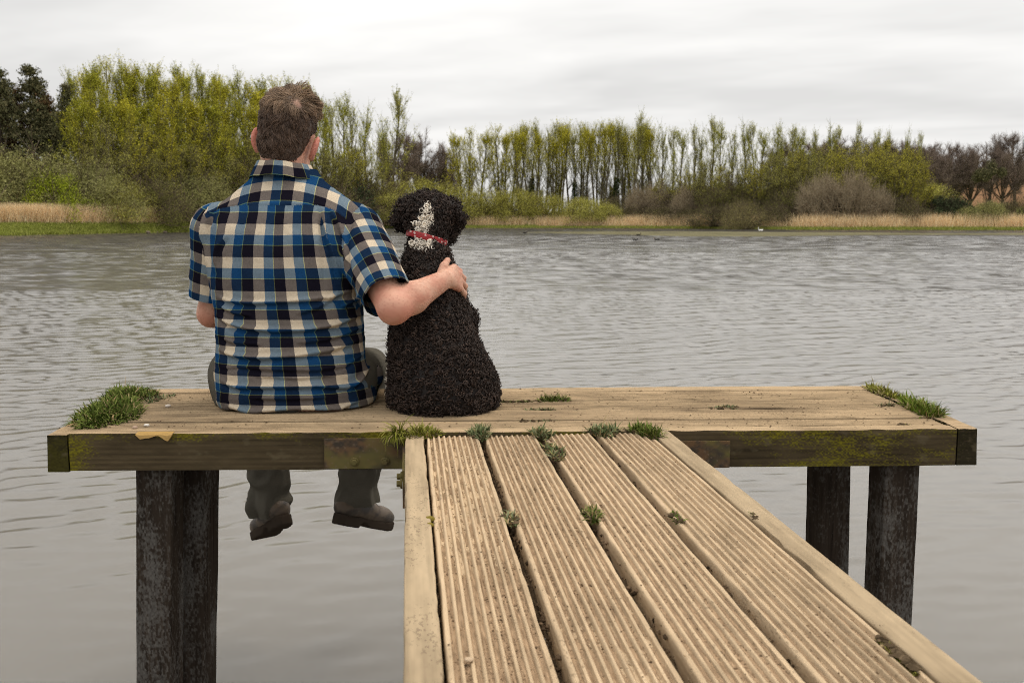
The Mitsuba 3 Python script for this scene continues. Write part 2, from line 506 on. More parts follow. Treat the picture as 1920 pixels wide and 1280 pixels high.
def post_color(p, n, uv):
    t = p.x * PE[0] + p.y * PE[1] + 0.8 * (p.x * PN[0] + p.y * PN[1])
    g = fbm(t * 160.0, p.z * 7.0, 0.0, 3)
    c = mix((0.050, 0.038, 0.029), (0.014, 0.011, 0.009), g)
    crust = 0.55 * fbm(t * 16.0, p.z * 6.0, 2.0, 4) + 0.45 * fbm(t * 230.0, p.z * 120.0, 5.0, 3)
    return mix(c, mix((0.125, 0.118, 0.108), (0.07, 0.065, 0.06), noise(t * 300.0, p.z * 200.0)), 0.8 * smoothstep(0.42, 0.68, crust))


scene['post_wood'] = {'type': 'bumpmap', 'scale': 0.0015, 'tex': wood_bump(np.array([0, 0, 1.0]), PE), 'bsdf': diffuse(mikit.proc(post_color))}
scene['fresh_wood'] = diffuse((0.36, 0.23, 0.085))

JET = 'wooden_jetty'
tag(JET, 'weathered wooden T-shaped jetty of grooved planks standing on dark posts in the lake', 'jetty')

# walkway: edge timber, four grooved planks, edge timber (offsets measured across it)
WLEN = 3.3
W_ROWS = [('plank', 0.0505, 0.1785), ('plank', 0.1925, 0.3195), ('plank', 0.3375, 0.4585), ('plank', 0.4725, 0.6045)]
for j, (name, a, b) in enumerate(W_ROWS):
    prof = plank_profile(b - a, 0.045, 0.0132, 0.0060)
    skew = [0.0, 0.0, 0.0, 0.0][j]
    o = WO + WV * a - WU * WLEN
    v, f = board(prof, WLEN - 0.006 - 0.004 * j, o, WU, WV, 0.035, 31 + j, rough=0.0009)
    add('plank', (v, f), 'walkway_wood', 50, JET)
flatp = lambda w, h: np.array([(0, -h), (0, -0.003), (0.001, -0.0008), (0.004, 0), (w * 0.3, 0), (w * 0.5, 0), (w * 0.7, 0), (w - 0.004, 0), (w - 0.001, -0.0008), (w, -0.003), (w, -h)])
for j, (a, b) in enumerate([(0.0, 0.0465), (0.6080, 0.6560)]):
    v, f = board(flatp(b - a, 0.094), WLEN + (0.0 if j == 0 else 0.008), WO + WV * a - WU * WLEN + UPZ * 0.003, WU, WV, 0.03, 41 + j, rough=0.0012, chip=0.006)
    add('edge_timber', (v, f), 'walkway_edge_wood', 45, JET)

# platform: five rows and the edge timbers round them
END = 0.052
rows = np.array([0.044, 0.148, 0.152, 0.300])
d_of = lambda py: float((on_z(1500, py) - PO) @ PN) - 0.0 * py
lines = [d_of(y) for y in (798.6, 784.4, 766.3, 747.6, 731.2)]
for j in range(4):
    a, b = lines[j] + [0.004, 0.008, 0.006, 0.008][j], lines[j + 1] - [0.006, 0.005, 0.006, 0.006][j]
    prof = plank_profile(b - a, 0.04, 0.012, 0.0022)
    v, f = board(prof, PLEN - 2 * END - 0.008, PO + PE * (END + 0.004) + PN * a + UPZ * [0.0, 0.001, -0.001, 0.0][j], PE, PN, 0.03, 51 + j, rough=0.0012, chip=0.006, sag=0.0015)
    add('plank', (v, f), 'platform_wood', 50, JET)


def edge_timber(o, along, across, length, width, height, seed, notch=None, bsdf='mossy_wood', top='platform_wood'):
    prof = [(0, -height), (0, -height * 0.8), (0, -height * 0.6), (0, -height * 0.4), (0, -height * 0.25), (0, -0.012), (0.0, -0.004), (0.0015, -0.001), (0.005, 0), (width * 0.35, 0), (width * 0.65, 0), (width - 0.004, 0), (width - 0.001, -0.001), (width, -0.004), (width, -height * 0.5), (width, -height)]
    v, f = board(np.array(prof), length, o, along, across, 0.02, seed, rough=0.0016, chip=0.007, sag=0.002)
    q = np.stack([(v - o) @ along * 7, v[:, 2] * 30, (v - o) @ across * 20], -1)
    front = ((v - o) @ across < 0.006) & (v[:, 2] < o[2] - 0.002)
    v = v + across * (0.0035 * (meshkit.fbm(q, 4, seed) - 0.3))[:, None] * front[:, None]
    if notch:                                                   # a broken-out splinter in the upper front edge
        s, up, dep = (v - o) @ along, v[:, 2] - o[2], (v - o) @ across
        inside = (s > notch[0]) & (s < notch[1])
        bite = 0.016 * np.clip(np.minimum(s - notch[0], notch[1] - s) / 0.02, 0, 1) * (0.55 + 0.9 * meshkit.noise(np.stack([s * 24, s * 0, s * 0], -1), 8))
        low = inside & (up > -0.03) & (dep < 0.012)
        v[:, 2] -= np.where(low & (up > -0.008), bite, 0)
        v = v + across * np.where(low & (up > -0.008), 0.012, 0)[:, None]
    return v, f


# the long front timber is in view on both sides of the walkway: one timber
v, f = edge_timber(PO + PE * (END + 0.003) + UPZ * 0.001, PE, PN, PLEN - 2 * END - 0.006, lines[0] - 0.001, FACE, 61)
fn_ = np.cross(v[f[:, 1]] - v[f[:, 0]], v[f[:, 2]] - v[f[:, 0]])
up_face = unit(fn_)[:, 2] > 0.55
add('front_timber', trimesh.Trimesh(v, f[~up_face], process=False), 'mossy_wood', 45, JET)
add('front_timber_top', trimesh.Trimesh(v, f[up_face], process=False), 'platform_wood', 45, JET)
v, f = edge_timber(PO + PE * (END + 0.003) + PN * PDEP, PE, -PN, PLEN - 2 * END - 0.006, PDEP - lines[4] - 0.002, FACE, 62)
add('edge_timber', trimesh.Trimesh(v, f, process=False), 'platform_wood', 45, JET)
for s in (0, 1):
    o = PO + PE * (0 if s == 0 else PLEN - END) - PN * 0.001 + UPZ * 0.001
    prof = flatp(END, FACE)
    v, f = board(prof, PDEP + 0.001, o + PE * 0, PN, PE, 0.03, 64 + s, rough=0.0016, chip=0.008)
    up_face = unit(np.cross(v[f[:, 1]] - v[f[:, 0]], v[f[:, 2]] - v[f[:, 0]]))[:, 2] > 0.55
    add('end_timber', trimesh.Trimesh(v, f[~up_face], process=False), 'end_wood', 45, JET)
    add('end_timber_top', trimesh.Trimesh(v, f[up_face], process=False), 'platform_wood', 45, JET)


# the pale scar of a splinter torn from the front edge
ns = 34
s_ = np.linspace(0.222, 0.312, ns)
prof_ = 0.012 * np.clip(np.minimum(s_ - 0.221, 0.313 - s_) / 0.012, 0, 1) * (0.25 + 1.2 * meshkit.noise(np.stack([s_ * 40, s_ * 0, s_ * 0], -1), 12)) + 0.0008
scar = [PO + PE * s_[:, None] + PN * dep + UPZ * (0.0012 + h)[:, None] for dep, h in ((0.016, 0 * s_ + 0.0022), (0.004, 0 * s_ + 0.0022), (-0.0035, -0.25 * prof_), (-0.0050, -prof_), (0.002, -prof_ - 0.001))]
i = (np.arange(4)[:, None] * ns + np.arange(ns - 1)).ravel()
add('splinter_scar', (np.vstack(scar), np.stack([i, i + ns, i + ns + 1, i + 1], 1)), 'fresh_wood', False, JET)
labels[JET + '__splinter_scar'] = {'label': 'fresh pale scar where a splinter broke from the front edge'}


# joists and bearers under the deck
def beam(a, b, w, h, name, bsdf, seed, grow=0.0):
    a, b = np.asarray(a, float), np.asarray(b, float)
    d = b - a
    L = np.linalg.norm(d)
    d = d / L
    side = unit(np.cross(d, UPZ)) if abs(d[2]) < 0.9 else unit(PE - d * (PE @ d))
    up = np.cross(side, d)
    if abs(d[2]) < 0.9 and up[2] < 0:
        side, up = -side, -up
    n = max(2, int(L / 0.04)) + 1
    ring = np.array([(-1, -.94), (-.94, -1), (0, -1), (.94, -1), (1, -.94), (1, 0), (1, .94), (.94, 1), (0, 1), (-.94, 1), (-1, .94), (-1, 0)], float)
    s = np.linspace(0, L, n)
    S, K = np.meshgrid(s, np.arange(len(ring)), indexing='ij')
    ww = 0.5 * w * ring[K, 0]
    hh = 0.5 * h * ring[K, 1]
    wob = 1 + 0.05 * (meshkit.fbm(np.stack([S * 6, K * 1.7, S * 0 + seed], -1), 3, seed) - 0.5)
    v = a + S[..., None] * d + (ww * wob)[..., None] * side + (hh * wob)[..., None] * up
    m = len(ring)
    i = np.arange(n - 1)[:, None] * m
    j = np.arange(m)
    f = np.stack([i + j, i + (j + 1) % m, i + m + (j + 1) % m, i + m + j], -1).reshape(-1, 4)
    f = [tri(f)]
    f.append(np.stack([np.zeros(m - 2, int), np.arange(2, m), np.arange(1, m - 1)], 1))
    f.append((n - 1) * m + np.stack([np.zeros(m - 2, int), np.arange(1, m - 1), np.arange(2, m)], 1))
    return v.reshape(-1, 3), np.vstack(f)


zb = DECK - 0.046
for t in (0.75, 1.60, 2.45, 3.1):
    c = WO - WU * t + UPZ * (-0.046 - 0.045)
    add('joist', beam(c + WV * 0.049, c + WV * 0.606, 0.045, 0.085, 'joist', 'post_wood', 5), 'post_wood', 40, JET)
for s in (0.35, 1.1, 1.72, 2.05):
    c = PO + PE * s + UPZ * (-0.042 - 0.025)
    add('joist', beam(c + PN * (lines[0] + 0.004), c + PN * (PDEP - 0.05), 0.045, 0.046, 'joist', 'post_wood', 6), 'post_wood', 40, JET)


# posts: two at each end of the platform, set by where they meet the deck and how they lean
def post(px_top, px_low, py_low, y, w, d, turn, seed):
    top = at(px_top, 880, y)
    top[2] = DECK - 0.05
    low = at(px_low, py_low, y)
    dirn = unit(low - top)
    foot = top + dirn * (1.9 / -dirn[2])
    global PE_keep
    a = math.radians(turn)
    side = np.array([math.cos(a), math.sin(a), 0])
    dd = unit(top - foot)
    side = unit(side - dd * (side @ dd))
    v, f = beam(foot, top, w, d, 'post', 'post_wood', seed)
    # beam() uses PE as the side; turn about the axis afterwards
    c = foot
    R = trimesh.transformations.rotation_matrix(math.radians(turn), dd, c)
    v = trimesh.transformations.transform_points(v, R)
    add('post', (v, f), 'post_wood', 18, JET)


yf = lambda px: float((PO + PE * ((px - 84.5) / 1751.5 * PLEN))[1])
Y0 = float(PO[1])
post(303, 300, 1280, yf(303) + 0.100, 0.092, 0.092, -2, 71)
post(374, 365, 1280, yf(374) + 0.230, 0.090, 0.090, -6, 72)
post(1551, 1549, 1100, yf(1551) + 0.36, 0.090, 0.090, 10, 73)
post(1676, 1663, 1157, yf(1676) + 0.102, 0.092, 0.092, 4, 74)
# posts that carry the walkway nearer the shore
for t in (1.9, 3.2):
    for s in (0.10, 0.555):
        p = WO + WV * s - WU * t
        add('post', beam(p * [1, 1, 0] + UPZ * -1.0, p + UPZ * -0.13, 0.09, 0.09, 'post', 'post_wood', 75), 'post_wood', 40, JET)

# rusty steel angle brackets where walkway and platform meet
def rust(p, n, uv):
    k = fbm(p.x * 40, p.y * 40, p.z * 40, 4)
    c = mix((0.035, 0.026, 0.018), (0.10, 0.055, 0.025), smoothstep(0.35, 0.65, k))
    m = fbm(p.x * 12 + 3, p.y * 12, p.z * 14, 4)
    c = mix(c, (0.10, 0.085, 0.022), 0.8 * smoothstep(0.42, 0.62, m))
    return mix(c, (0.13, 0.09, 0.06), 0.5 * smoothstep(0.66, 0.8, fbm(p.x * 130, p.y * 130, p.z * 130, 2)))


scene['rusty_steel'] = glossy(mikit.proc(rust), 0.75, 0.3)


def bolt(c, axis, r, parent):
    ang = np.arange(6) * np.pi / 3
    ax = unit(np.cross(axis, UPZ))
    ay = np.cross(axis, ax)
    m = MB()
    for rr, h0, h1 in ((r * 1.5, 0, 0.003), (r, 0.003, 0.011)):
        n = 20 if rr > r else 6
        g = np.arange(n) * 2 * np.pi / n
        ring = np.cos(g)[:, None] * ax * rr + np.sin(g)[:, None] * ay * rr
        v = np.vstack([c + ring + axis * h0, c + ring + axis * h1, c + ring * 0.82 + axis * (h1 + 0.0015), [c + axis * (h1 + 0.0015)]])
        k = np.arange(n)
        q = np.vstack([np.stack([k, (k + 1) % n, n + (k + 1) % n, n + k], 1), np.stack([n + k, n + (k + 1) % n, 2 * n + (k + 1) % n, 2 * n + k], 1)])
        m.put(v, np.vstack([tri(q), np.stack([2 * n + k, 2 * n + (k + 1) % n, np.full(n, 3 * n)], 1)]))
    add('bolt', m.mesh(), 'rusty_steel', 30, parent)


def plate(o, along, up, out, L, H, th, parent, bolts):
    n, k = int(L / 0.012) + 1, int(H / 0.012) + 1
    a, h = np.meshgrid(np.linspace(0, L, n), np.linspace(0, H, k))
    bulge = 0.0016 * (meshkit.fbm(np.stack([a * 30, h * 30, a * 0], -1), 3, 9) - 0.5)
    fr = o + a[..., None] * along + h[..., None] * up + (th + bulge)[..., None] * out
    bk = o + a[..., None] * along + h[..., None] * up
    m = MB()
    i = (np.arange(k - 1)[:, None] * n + np.arange(n - 1)).ravel()
    N = n * k
    q = np.vstack([np.stack([i, i + 1, i + n + 1, i + n], 1), N + np.stack([i, i + n, i + n + 1, i + 1], 1)])
    loop = np.concatenate([np.arange(n), np.arange(1, k) * n + n - 1, (k - 1) * n + np.arange(n - 2, -1, -1), np.arange(k - 2, 0, -1) * n])
    l2 = np.roll(loop, -1)
    q = np.vstack([q, np.stack([loop, loop + N, l2 + N, l2], 1)])
    m.put(np.vstack([fr.reshape(-1, 3), bk.reshape(-1, 3)]), q)
    key = add('bracket', m.mesh(), 'rusty_steel', 40, parent)
    for s, h in bolts:
        bolt(o + along * s + up * h + out * (th + 0.001), out, 0.0075, key)


sL = float((on_z(608, 812) - PO) @ PE)
sM = float((WO - PO) @ PE)
plate(PO + PE * sL - PN * 0.004 - UPZ * 0.088, PE, UPZ, -PN, sM - sL - 0.004, 0.076, 0.005, JET, [(0.075, 0.018), (0.151, 0.018)])
sR = float((WO + WV * 0.656 - PO) @ PE)
plate(PO + PE * (sR + 0.001) - PN * 0.004 - UPZ * 0.092, PE, UPZ, -PN, 0.155, 0.068, 0.005, JET, [(0.082, 0.016)])
plate(WO - WU * 0.25 - WV * 0.0 - UPZ * 0.105, WU, UPZ, -WV, 0.24, 0.085, 0.006, JET, [(0.04, 0.045), (0.10, 0.045)])
# ---------------------------------------------------------------- trees and bushes of the far bank
# Each kind is grown a few times (trunk and crown); the individuals are instances of those.


def leaf_tris(pos, size, rng, up=0.0, aspect=0.45):
    """One small pointed leaf face per position."""
    n = len(pos)
    d = rng.normal(size=(n, 3))
    d[:, 2] = d[:, 2] * (1 - up) + up * 1.6
    d = unit(d)
    s = unit(np.cross(d, rng.normal(size=(n, 3))))
    size = np.broadcast_to(size, (n,))[:, None]
    v = np.stack([pos - d * size * 0.5 + s * size * aspect * 0.5, pos - d * size * 0.5 - s * size * aspect * 0.5, pos + d * size * 0.5 + s * size * aspect * 0.2], 1)
    return v.reshape(-1, 3), np.arange(3 * n).reshape(-1, 3)


def leaf_colors(n, palette, rng, spread=0.25):
    p = np.asarray(palette, float)
    w = rng.random((n, 1)) * (len(p) - 1)
    i = np.minimum(w.astype(int), len(p) - 2)[:, 0]
    c = p[i] + (p[i + 1] - p[i]) * (w - i[:, None])
    c = c * (1 + spread * rng.normal(size=(n, 1))).clip(0.5, 1.6)
    return np.repeat(c, 3, 0).clip(0.004, 0.9)


def limb_paths(base, tip, bend, k=4):
    """Curved limbs from base (n,3) to tip (n,3), bowed along bend (n,3): (n,k,3)."""
    t = np.linspace(0, 1, k)[None, :, None]
    return base[:, None] * (1 - t) + tip[:, None] * t + bend[:, None] * (4 * t * (1 - t))


def poplar(seed, H, W, palette, bark, leafy=1.0, low=0.25, ivy=0.0, nlimb=34, steep=0.75, size=0.15, open_low=0.0):
    """A tall tree with steep upright limbs, budding: the leaf cover is thin, the twigs stand up like bristles."""
    rng = np.random.default_rng(seed)
    tr, cr = MB(), MB()
    t = np.linspace(0, 1, 7)
    wob = np.stack([0.45 * np.sin(t * 4 + seed), 0.4 * np.cos(t * 3.3 + seed), t * 0], 1) * H / 20
    spine = np.stack([t * 0, t * 0, t * H * 0.97], 1) + wob
    v, f = tubes(spine[None], (0.22 * H / 20 * (1 - t) ** 0.8 + 0.02)[None], 6)
    tr.put(v, f, bark)
    hb = low + (0.93 - low) * rng.random(nlimb) ** 0.9
    az = rng.random(nlimb) * 6.283
    on = lambda h: np.stack([np.interp(h, t, spine[:, 0]), np.interp(h, t, spine[:, 1]), h * H * 0.97], 1)
    length = H * (0.42 * (1 - hb) + 0.09) * (0.55 + 0.8 * rng.random(nlimb))
    top = np.minimum(hb * H + length * steep * 1.25, H * (0.86 + 0.16 * rng.random(nlimb)))
    reach = W / 2 * (0.45 + 0.65 * rng.random(nlimb)) * np.clip((1.08 - hb) * 1.5, 0.15, 1)
    base = on(hb)
    tip = np.stack([base[:, 0] + np.cos(az) * reach, base[:, 1] + np.sin(az) * reach, top], 1)
    bend = np.stack([np.cos(az) * reach * 0.22, np.sin(az) * reach * 0.22, -0.06 * length], 1)
    limbs = limb_paths(base, tip, bend, 5)
    rad = np.linspace(1, 0.25, 5)[None] * (0.02 + 0.0045 * length[:, None])
    v, f = tubes(limbs, rad, 4)
    tr.put(v, f, bark)
    # twigs along the limbs and the upper trunk, rising
    nt = nlimb * 11
    li, u = rng.integers(0, nlimb, nt), rng.random(nt) ** 0.7
    k = np.minimum((u * 4).astype(int), 3)
    fr = (u * 4 - k)[:, None]
    tb = limbs[li, k] * (1 - fr) + limbs[li, k + 1] * fr
    tl = (0.6 + 1.5 * rng.random(nt)) * H / 20
    ta = rng.random(nt) * 6.283
    lean = 0.22 + 0.35 * rng.random(nt)
    tt = tb + np.stack([np.cos(ta) * lean * tl, np.sin(ta) * lean * tl, tl * np.sqrt(1 - lean ** 2)], 1)
    tw = limb_paths(tb, tt, np.stack([np.cos(ta), np.sin(ta), ta * 0], 1) * (0.06 * tl)[:, None], 3)
    v, f = tubes(tw, np.linspace(1, 0.4, 3)[None] * np.full((nt, 1), 0.016 * H / 20), 3)
    cr.put(v, f, np.asarray(bark) * 0.5 + np.asarray(palette[0]) * 0.45)
    # leaves on the twigs
    nl = int(4200 * leafy * (H / 20) * (W / 4.5))
    i, u = rng.integers(0, nt, nl), rng.random((nl, 1))
    pos = tw[i, 0] * (1 - u) + tw[i, 2] * u + rng.normal(size=(nl, 3)) * 0.10
    if open_low:
        keep = rng.random(nl) < np.clip((pos[:, 2] / H - open_low) / 0.25, 0.06, 1)
        pos = pos[keep]
    clump = meshkit.noise(pos * 0.55 + seed, seed)
    pos = pos[rng.random(len(pos)) < 0.25 + 1.1 * clump]
    v, f = leaf_tris(pos, size * (0.6 + 0.8 * rng.random(len(pos))), rng, 0.3, 0.5)
    cr.put(v, f, leaf_colors(len(pos), palette, rng))
    if ivy:
        n = 1500
        h = rng.random(n) ** 1.1 * ivy
        r = 0.30 + 0.55 * (1 - h / ivy) ** 0.5 * rng.random(n)
        a = rng.random(n) * 6.283
        pos = on(h) + np.stack([np.cos(a) * r, np.sin(a) * r, rng.normal(size=n) * 0.1], 1)
        v, f = leaf_tris(pos, 0.24, rng, 0, 0.9)
        cr.put(v, f, leaf_colors(n, [(0.02, 0.032, 0.012), (0.045, 0.06, 0.02)], rng))
    return tr, cr


def dome(seed, rx, rz, palette, bark, n=6500, size=0.22, lobes=26, up=0.25, aspect=0.4, twigs=500, ry=None, sharp=0.55, base_lift=0.0):
    """A rounded bush: many overlapping clumps of fine leaves on branches that fan out from the foot."""
    rng = np.random.default_rng(seed)
    ry = ry or rx * 0.8
    tr, cr = MB(), MB()
    az, el = rng.random(lobes) * 6.283, np.arcsin(rng.random(lobes) * 0.98)
    lc = np.stack([np.cos(az) * np.cos(el) * rx, np.sin(az) * np.cos(el) * ry, np.sin(el) * rz], 1) * (0.62 + 0.16 * rng.random((lobes, 1)))
    lc[:, 2] += base_lift + 0.08 * rz
    lr = (0.24 + 0.16 * rng.random(lobes)) * min(rx, rz * 1.2)
    k = limb_paths(rng.normal(size=(lobes, 3)) * [0.12 * rx, 0.12 * ry, 0], lc, np.stack([lc[:, 0] * 0, lc[:, 1] * 0, np.full(lobes, 0.10 * rz)], 1), 4)
    v, f = tubes(k, np.linspace(1, 0.3, 4)[None] * np.full((lobes, 1), 0.02 * rx + 0.02), 4)
    tr.put(v, f, bark)
    if twigs:
        i = rng.integers(0, lobes, twigs)
        b = lc[i] + rng.normal(size=(twigs, 3)) * lr[i][:, None] * 0.3
        d = unit(rng.normal(size=(twigs, 3)) + unit(lc[i]) * 0.8 + [0, 0, 0.9])
        e = b + d * (lr[i] * (0.6 + 0.7 * rng.random(twigs)))[:, None]
        v, f = tubes(limb_paths(b, e, d * 0, 2), np.array([[0.018, 0.008]]) * np.full((twigs, 1), 1.0 + 0.06 * rx), 3)
        cr.put(v, f, np.asarray(bark) * 1.2)
    i = rng.integers(0, lobes, n)
    d = unit(rng.normal(size=(n, 3)))
    r = rng.random((n, 1)) ** sharp
    pos = lc[i] + d * r * lr[i][:, None] * [1, 1, 0.9]
    pos += (meshkit.noise(pos * 1.3 + seed, 4)[:, None] - 0.5) * lr[i][:, None] * 0.5 * d
    pos = pos[pos[:, 2] > 0.05]
    v, f = leaf_tris(pos, size * (0.6 + 0.8 * rng.random(len(pos))), rng, up, aspect)
    cr.put(v, f, leaf_colors(len(pos), palette, rng, 0.10))
    return tr, cr


def conifer(seed, H, W, palette, bark, n=7000, ragged=0.5):
    """A dark pine or fir: whorls of drooping branches hung with needle sprays, broken outline."""
    rng = np.random.default_rng(seed)
    tr, cr = MB(), MB()
    t = np.linspace(0, 1, 5)
    v, f = tubes(np.stack([0.2 * np.sin(t * 3 + seed), t * 0, t * H], 1)[None], (0.35 * (1 - t) + 0.03)[None], 6)
    tr.put(v, f, bark)
    nb = 90
    h = 0.10 + 0.88 * rng.random(nb)
    az = rng.random(nb) * 6.283
    L = W / 2 * (np.clip(1.25 * (1 - h), 0.06, 0.85) ** 0.8) * (1 - ragged + 2 * ragged * rng.random(nb) * 0.75)
    b = np.stack([0 * h, 0 * h, h * H], 1)
    e = b + np.stack([np.cos(az) * L, np.sin(az) * L, L * (0.25 - 0.6 * (1 - h))], 1)
    br = limb_paths(b, e, np.stack([0 * h, 0 * h, 0.08 * L], 1), 4)
    v, f = tubes(br, np.linspace(1, 0.2, 4)[None] * np.full((nb, 1), 0.06), 3)
    tr.put(v, f, bark)
    i, u = rng.integers(0, nb, n), rng.random(n) ** 0.6
    k = np.minimum((u * 3).astype(int), 2)
    fr = (u * 3 - k)[:, None]
    pos = br[i, k] * (1 - fr) + br[i, k + 1] * fr
    pos += rng.normal(size=(n, 3)) * [0.40, 0.40, 0.22] * (H / 20) - np.abs(rng.normal(size=(n, 1))) * [0, 0, 0.25]
    v, f = leaf_tris(pos, 0.42 * (0.5 + rng.random(n)), rng, -0.2, 0.4)
    cr.put(v, f, leaf_colors(n, palette, rng, 0.3))
    return tr, cr


def broadleaf(seed, H, W, palette, bark, n=2600, fork=0.30, twig_n=2600, size=0.16, leafless=True, flat=1.0):
    """A spreading deciduous tree: forked limbs, and a rounded crown of fine twigs, with or without buds."""
    rng = np.random.default_rng(seed)
    tr, cr = MB(), MB()
    t = np.linspace(0, 1, 4)
    v, f = tubes(np.stack([0.15 * np.sin(t * 3 + seed), 0.1 * t, t * H * fork], 1)[None], (0.34 - 0.10 * t)[None] * H / 15, 7)
    tr.put(v, f, bark)
    nl = 15
    az = np.arange(nl) * 2.4 + rng.random(nl)
    rr = np.sqrt(rng.random(nl))
    tip = np.stack([np.cos(az) * rr * W * 0.40, np.sin(az) * rr * W * 0.40, H * (0.94 - 0.34 * flat * rr ** 2)], 1)
    base = np.stack([0.15 * np.sin(3 + seed) + 0 * az, 0 * az, H * (fork * (0.75 + 0.25 * rng.random(nl)))], 1)
    limbs = limb_paths(base, tip, np.stack([np.cos(az) * rr * W * 0.08, np.sin(az) * rr * W * 0.08, -0.02 * H + 0 * az], 1), 6)
    v, f = tubes(limbs, np.linspace(1, 0.15, 6)[None] * np.full((nl, 1), 0.15 * H / 15), 5)
    tr.put(v, f, bark)
    ns = 150
    i, u = rng.integers(0, nl, ns), 0.3 + 0.7 * rng.random(ns)
    k = np.minimum((u * 5).astype(int), 4)
    fr = (u * 5 - k)[:, None]
    sb = limbs[i, k] * (1 - fr) + limbs[i, k + 1] * fr
    d = unit(unit(sb - [0, 0, H * fork]) + 0.75 * rng.normal(size=(ns, 3)) + [0, 0, 0.35])
    st = sb + d * (W * (0.10 + 0.14 * rng.random(ns)))[:, None]
    sub = limb_paths(sb, st, rng.normal(size=(ns, 3)) * 0.03 * W, 4)
    v, f = tubes(sub, np.linspace(1, 0.2, 4)[None] * np.full((ns, 1), 0.045 * H / 15), 3)
    tr.put(v, f, bark)
    i, u = rng.integers(0, ns, twig_n), rng.random(twig_n)
    k = np.minimum((u * 3).astype(int), 2)
    fr = (u * 3 - k)[:, None]
    tb = sub[i, k] * (1 - fr) + sub[i, k + 1] * fr
    d = unit(unit(tb - [0, 0, H * fork * 1.2]) + 0.8 * rng.normal(size=(twig_n, 3)) + [0, 0, 0.3])
    tt = tb + d * (0.5 + 0.9 * rng.random(twig_n))[:, None] * H / 15
    tw = limb_paths(tb, tt, rng.normal(size=(twig_n, 3)) * 0.08, 3)
    v, f = tubes(tw, np.linspace(1, 0.5, 3)[None] * np.full((twig_n, 1), 0.017 * H / 15), 3)
    cr.put(v, f, np.asarray(palette[0]) * 0.9 if leafless else np.asarray(bark))
    i, u = rng.integers(0, twig_n, n), rng.random((n, 1))
    pos = tw[i, 0] * (1 - u) + tw[i, 2] * u + rng.normal(size=(n, 3)) * 0.10
    v, f = leaf_tris(pos, size * (0.6 + 0.8 * rng.random(n)), rng, 0.2, 0.35)
    cr.put(v, f, leaf_colors(n, palette, rng))
    return tr, cr


GREY_BARK, BROWN_BARK, DARK_BARK = (0.105, 0.090, 0.060), (0.085, 0.066, 0.046), (0.05, 0.04, 0.03)
YELLOW = [(0.30, 0.285, 0.020), (0.47, 0.435, 0.034), (0.60, 0.54, 0.075)]
GREEN = [(0.22, 0.23, 0.020), (0.36, 0.36, 0.036), (0.49, 0.465, 0.07)]
OLIVE = [(0.20, 0.195, 0.038), (0.32, 0.305, 0.065), (0.44, 0.41, 0.11)]
GREYOLIVE = [(0.17, 0.172, 0.062), (0.27, 0.265, 0.098), (0.36, 0.345, 0.145)]
PALE = [(0.27, 0.27, 0.055), (0.39, 0.375, 0.085), (0.49, 0.46, 0.14)]
PINE = [(0.062, 0.066, 0.034), (0.115, 0.115, 0.055), (0.17, 0.15, 0.078)]
RUSTPINE = [(0.10, 0.062, 0.032), (0.18, 0.105, 0.055), (0.11, 0.095, 0.045)]
BARE = [(0.20, 0.155, 0.125), (0.29, 0.235, 0.19), (0.36, 0.29, 0.24)]
GREYBARE = [(0.17, 0.135, 0.088), (0.24, 0.195, 0.13), (0.29, 0.24, 0.165)]
BUD = [(0.33, 0.315, 0.030), (0.50, 0.465, 0.045), (0.62, 0.57, 0.09)]
MIX = [(0.14, 0.145, 0.04), (0.23, 0.235, 0.06), (0.21, 0.17, 0.09)]

KINDS = {}


def kind(name, grown):
    """One grown tree, as a group of its trunk and crown that individuals can repeat."""
    tr, cr = grown
    group = {'type': 'shapegroup',
             'trunk': mikit.ply(tr.mesh(), 'vertex_coloured', False, color=tr.color()),
             'crown': mikit.ply(cr.mesh(), 'vertex_coloured', False, color=cr.color())}
    scene['grown_' + name] = group
    KINDS[name] = np.concatenate(cr.v).max(0)


for i in range(4):
    kind(f'yellow_poplar_{i}', poplar(100 + i, 20, [5.2, 6.4, 7.0, 4.6][i], YELLOW if i % 2 else GREEN, GREY_BARK, 2.3, 0.12, nlimb=[40, 52, 46, 34][i], steep=[0.75, 0.68, 0.7, 0.8][i]))
    kind(f'thin_poplar_{i}', poplar(120 + i, 20, [4.4, 5.4, 3.6, 5.0][i], YELLOW if i % 2 else PALE, GREY_BARK, 1.35, 0.30, nlimb=36, open_low=0.45, ivy=[0, 0, 0.45, 0][i]))
    kind(f'sparse_poplar_{i}', poplar(140 + i, 20, [4.6, 5.6, 6.4, 4.0][i], PALE if i % 2 else GREEN, GREY_BARK, 0.95, 0.25, nlimb=30, size=0.17, steep=0.65))
    kind(f'bud_tree_{i}', broadleaf(160 + i, 15, [7, 8, 9, 6.5][i], [BUD, PALE, BUD, PALE][i], GREY_BARK, 17000, 0.20, 1800, 0.13, False, 1.2))
    kind(f'round_bush_{i}', dome(180 + i, 4.0, 4.2, [OLIVE, PALE, OLIVE, GREYOLIVE][i], BROWN_BARK, 36000, 0.095, lobes=36, twigs=200))
for i in range(3):
    kind(f'bare_tree_{i}', broadleaf(200 + i, 15, [11, 12, 10][i], BARE, BROWN_BARK, 3000, 0.30, 9000, 0.20, True, 1.0))
    kind(f'pine_{i}', conifer(220 + i, 22, [12, 11, 8][i], [PINE, RUSTPINE, PINE][i], DARK_BARK, 10000, [0.45, 0.5, 0.45][i]))
kind('twig_bush', dome(241, 5.0, 6.0, GREYBARE, GREYBARE[1], 4200, 0.40, 30, 0.8, 0.10, 2600))
kind('mixed_bush', dome(242, 5.0, 4.6, MIX, BROWN_BARK, 30000, 0.10, 30, 0.3, 0.35, 800))
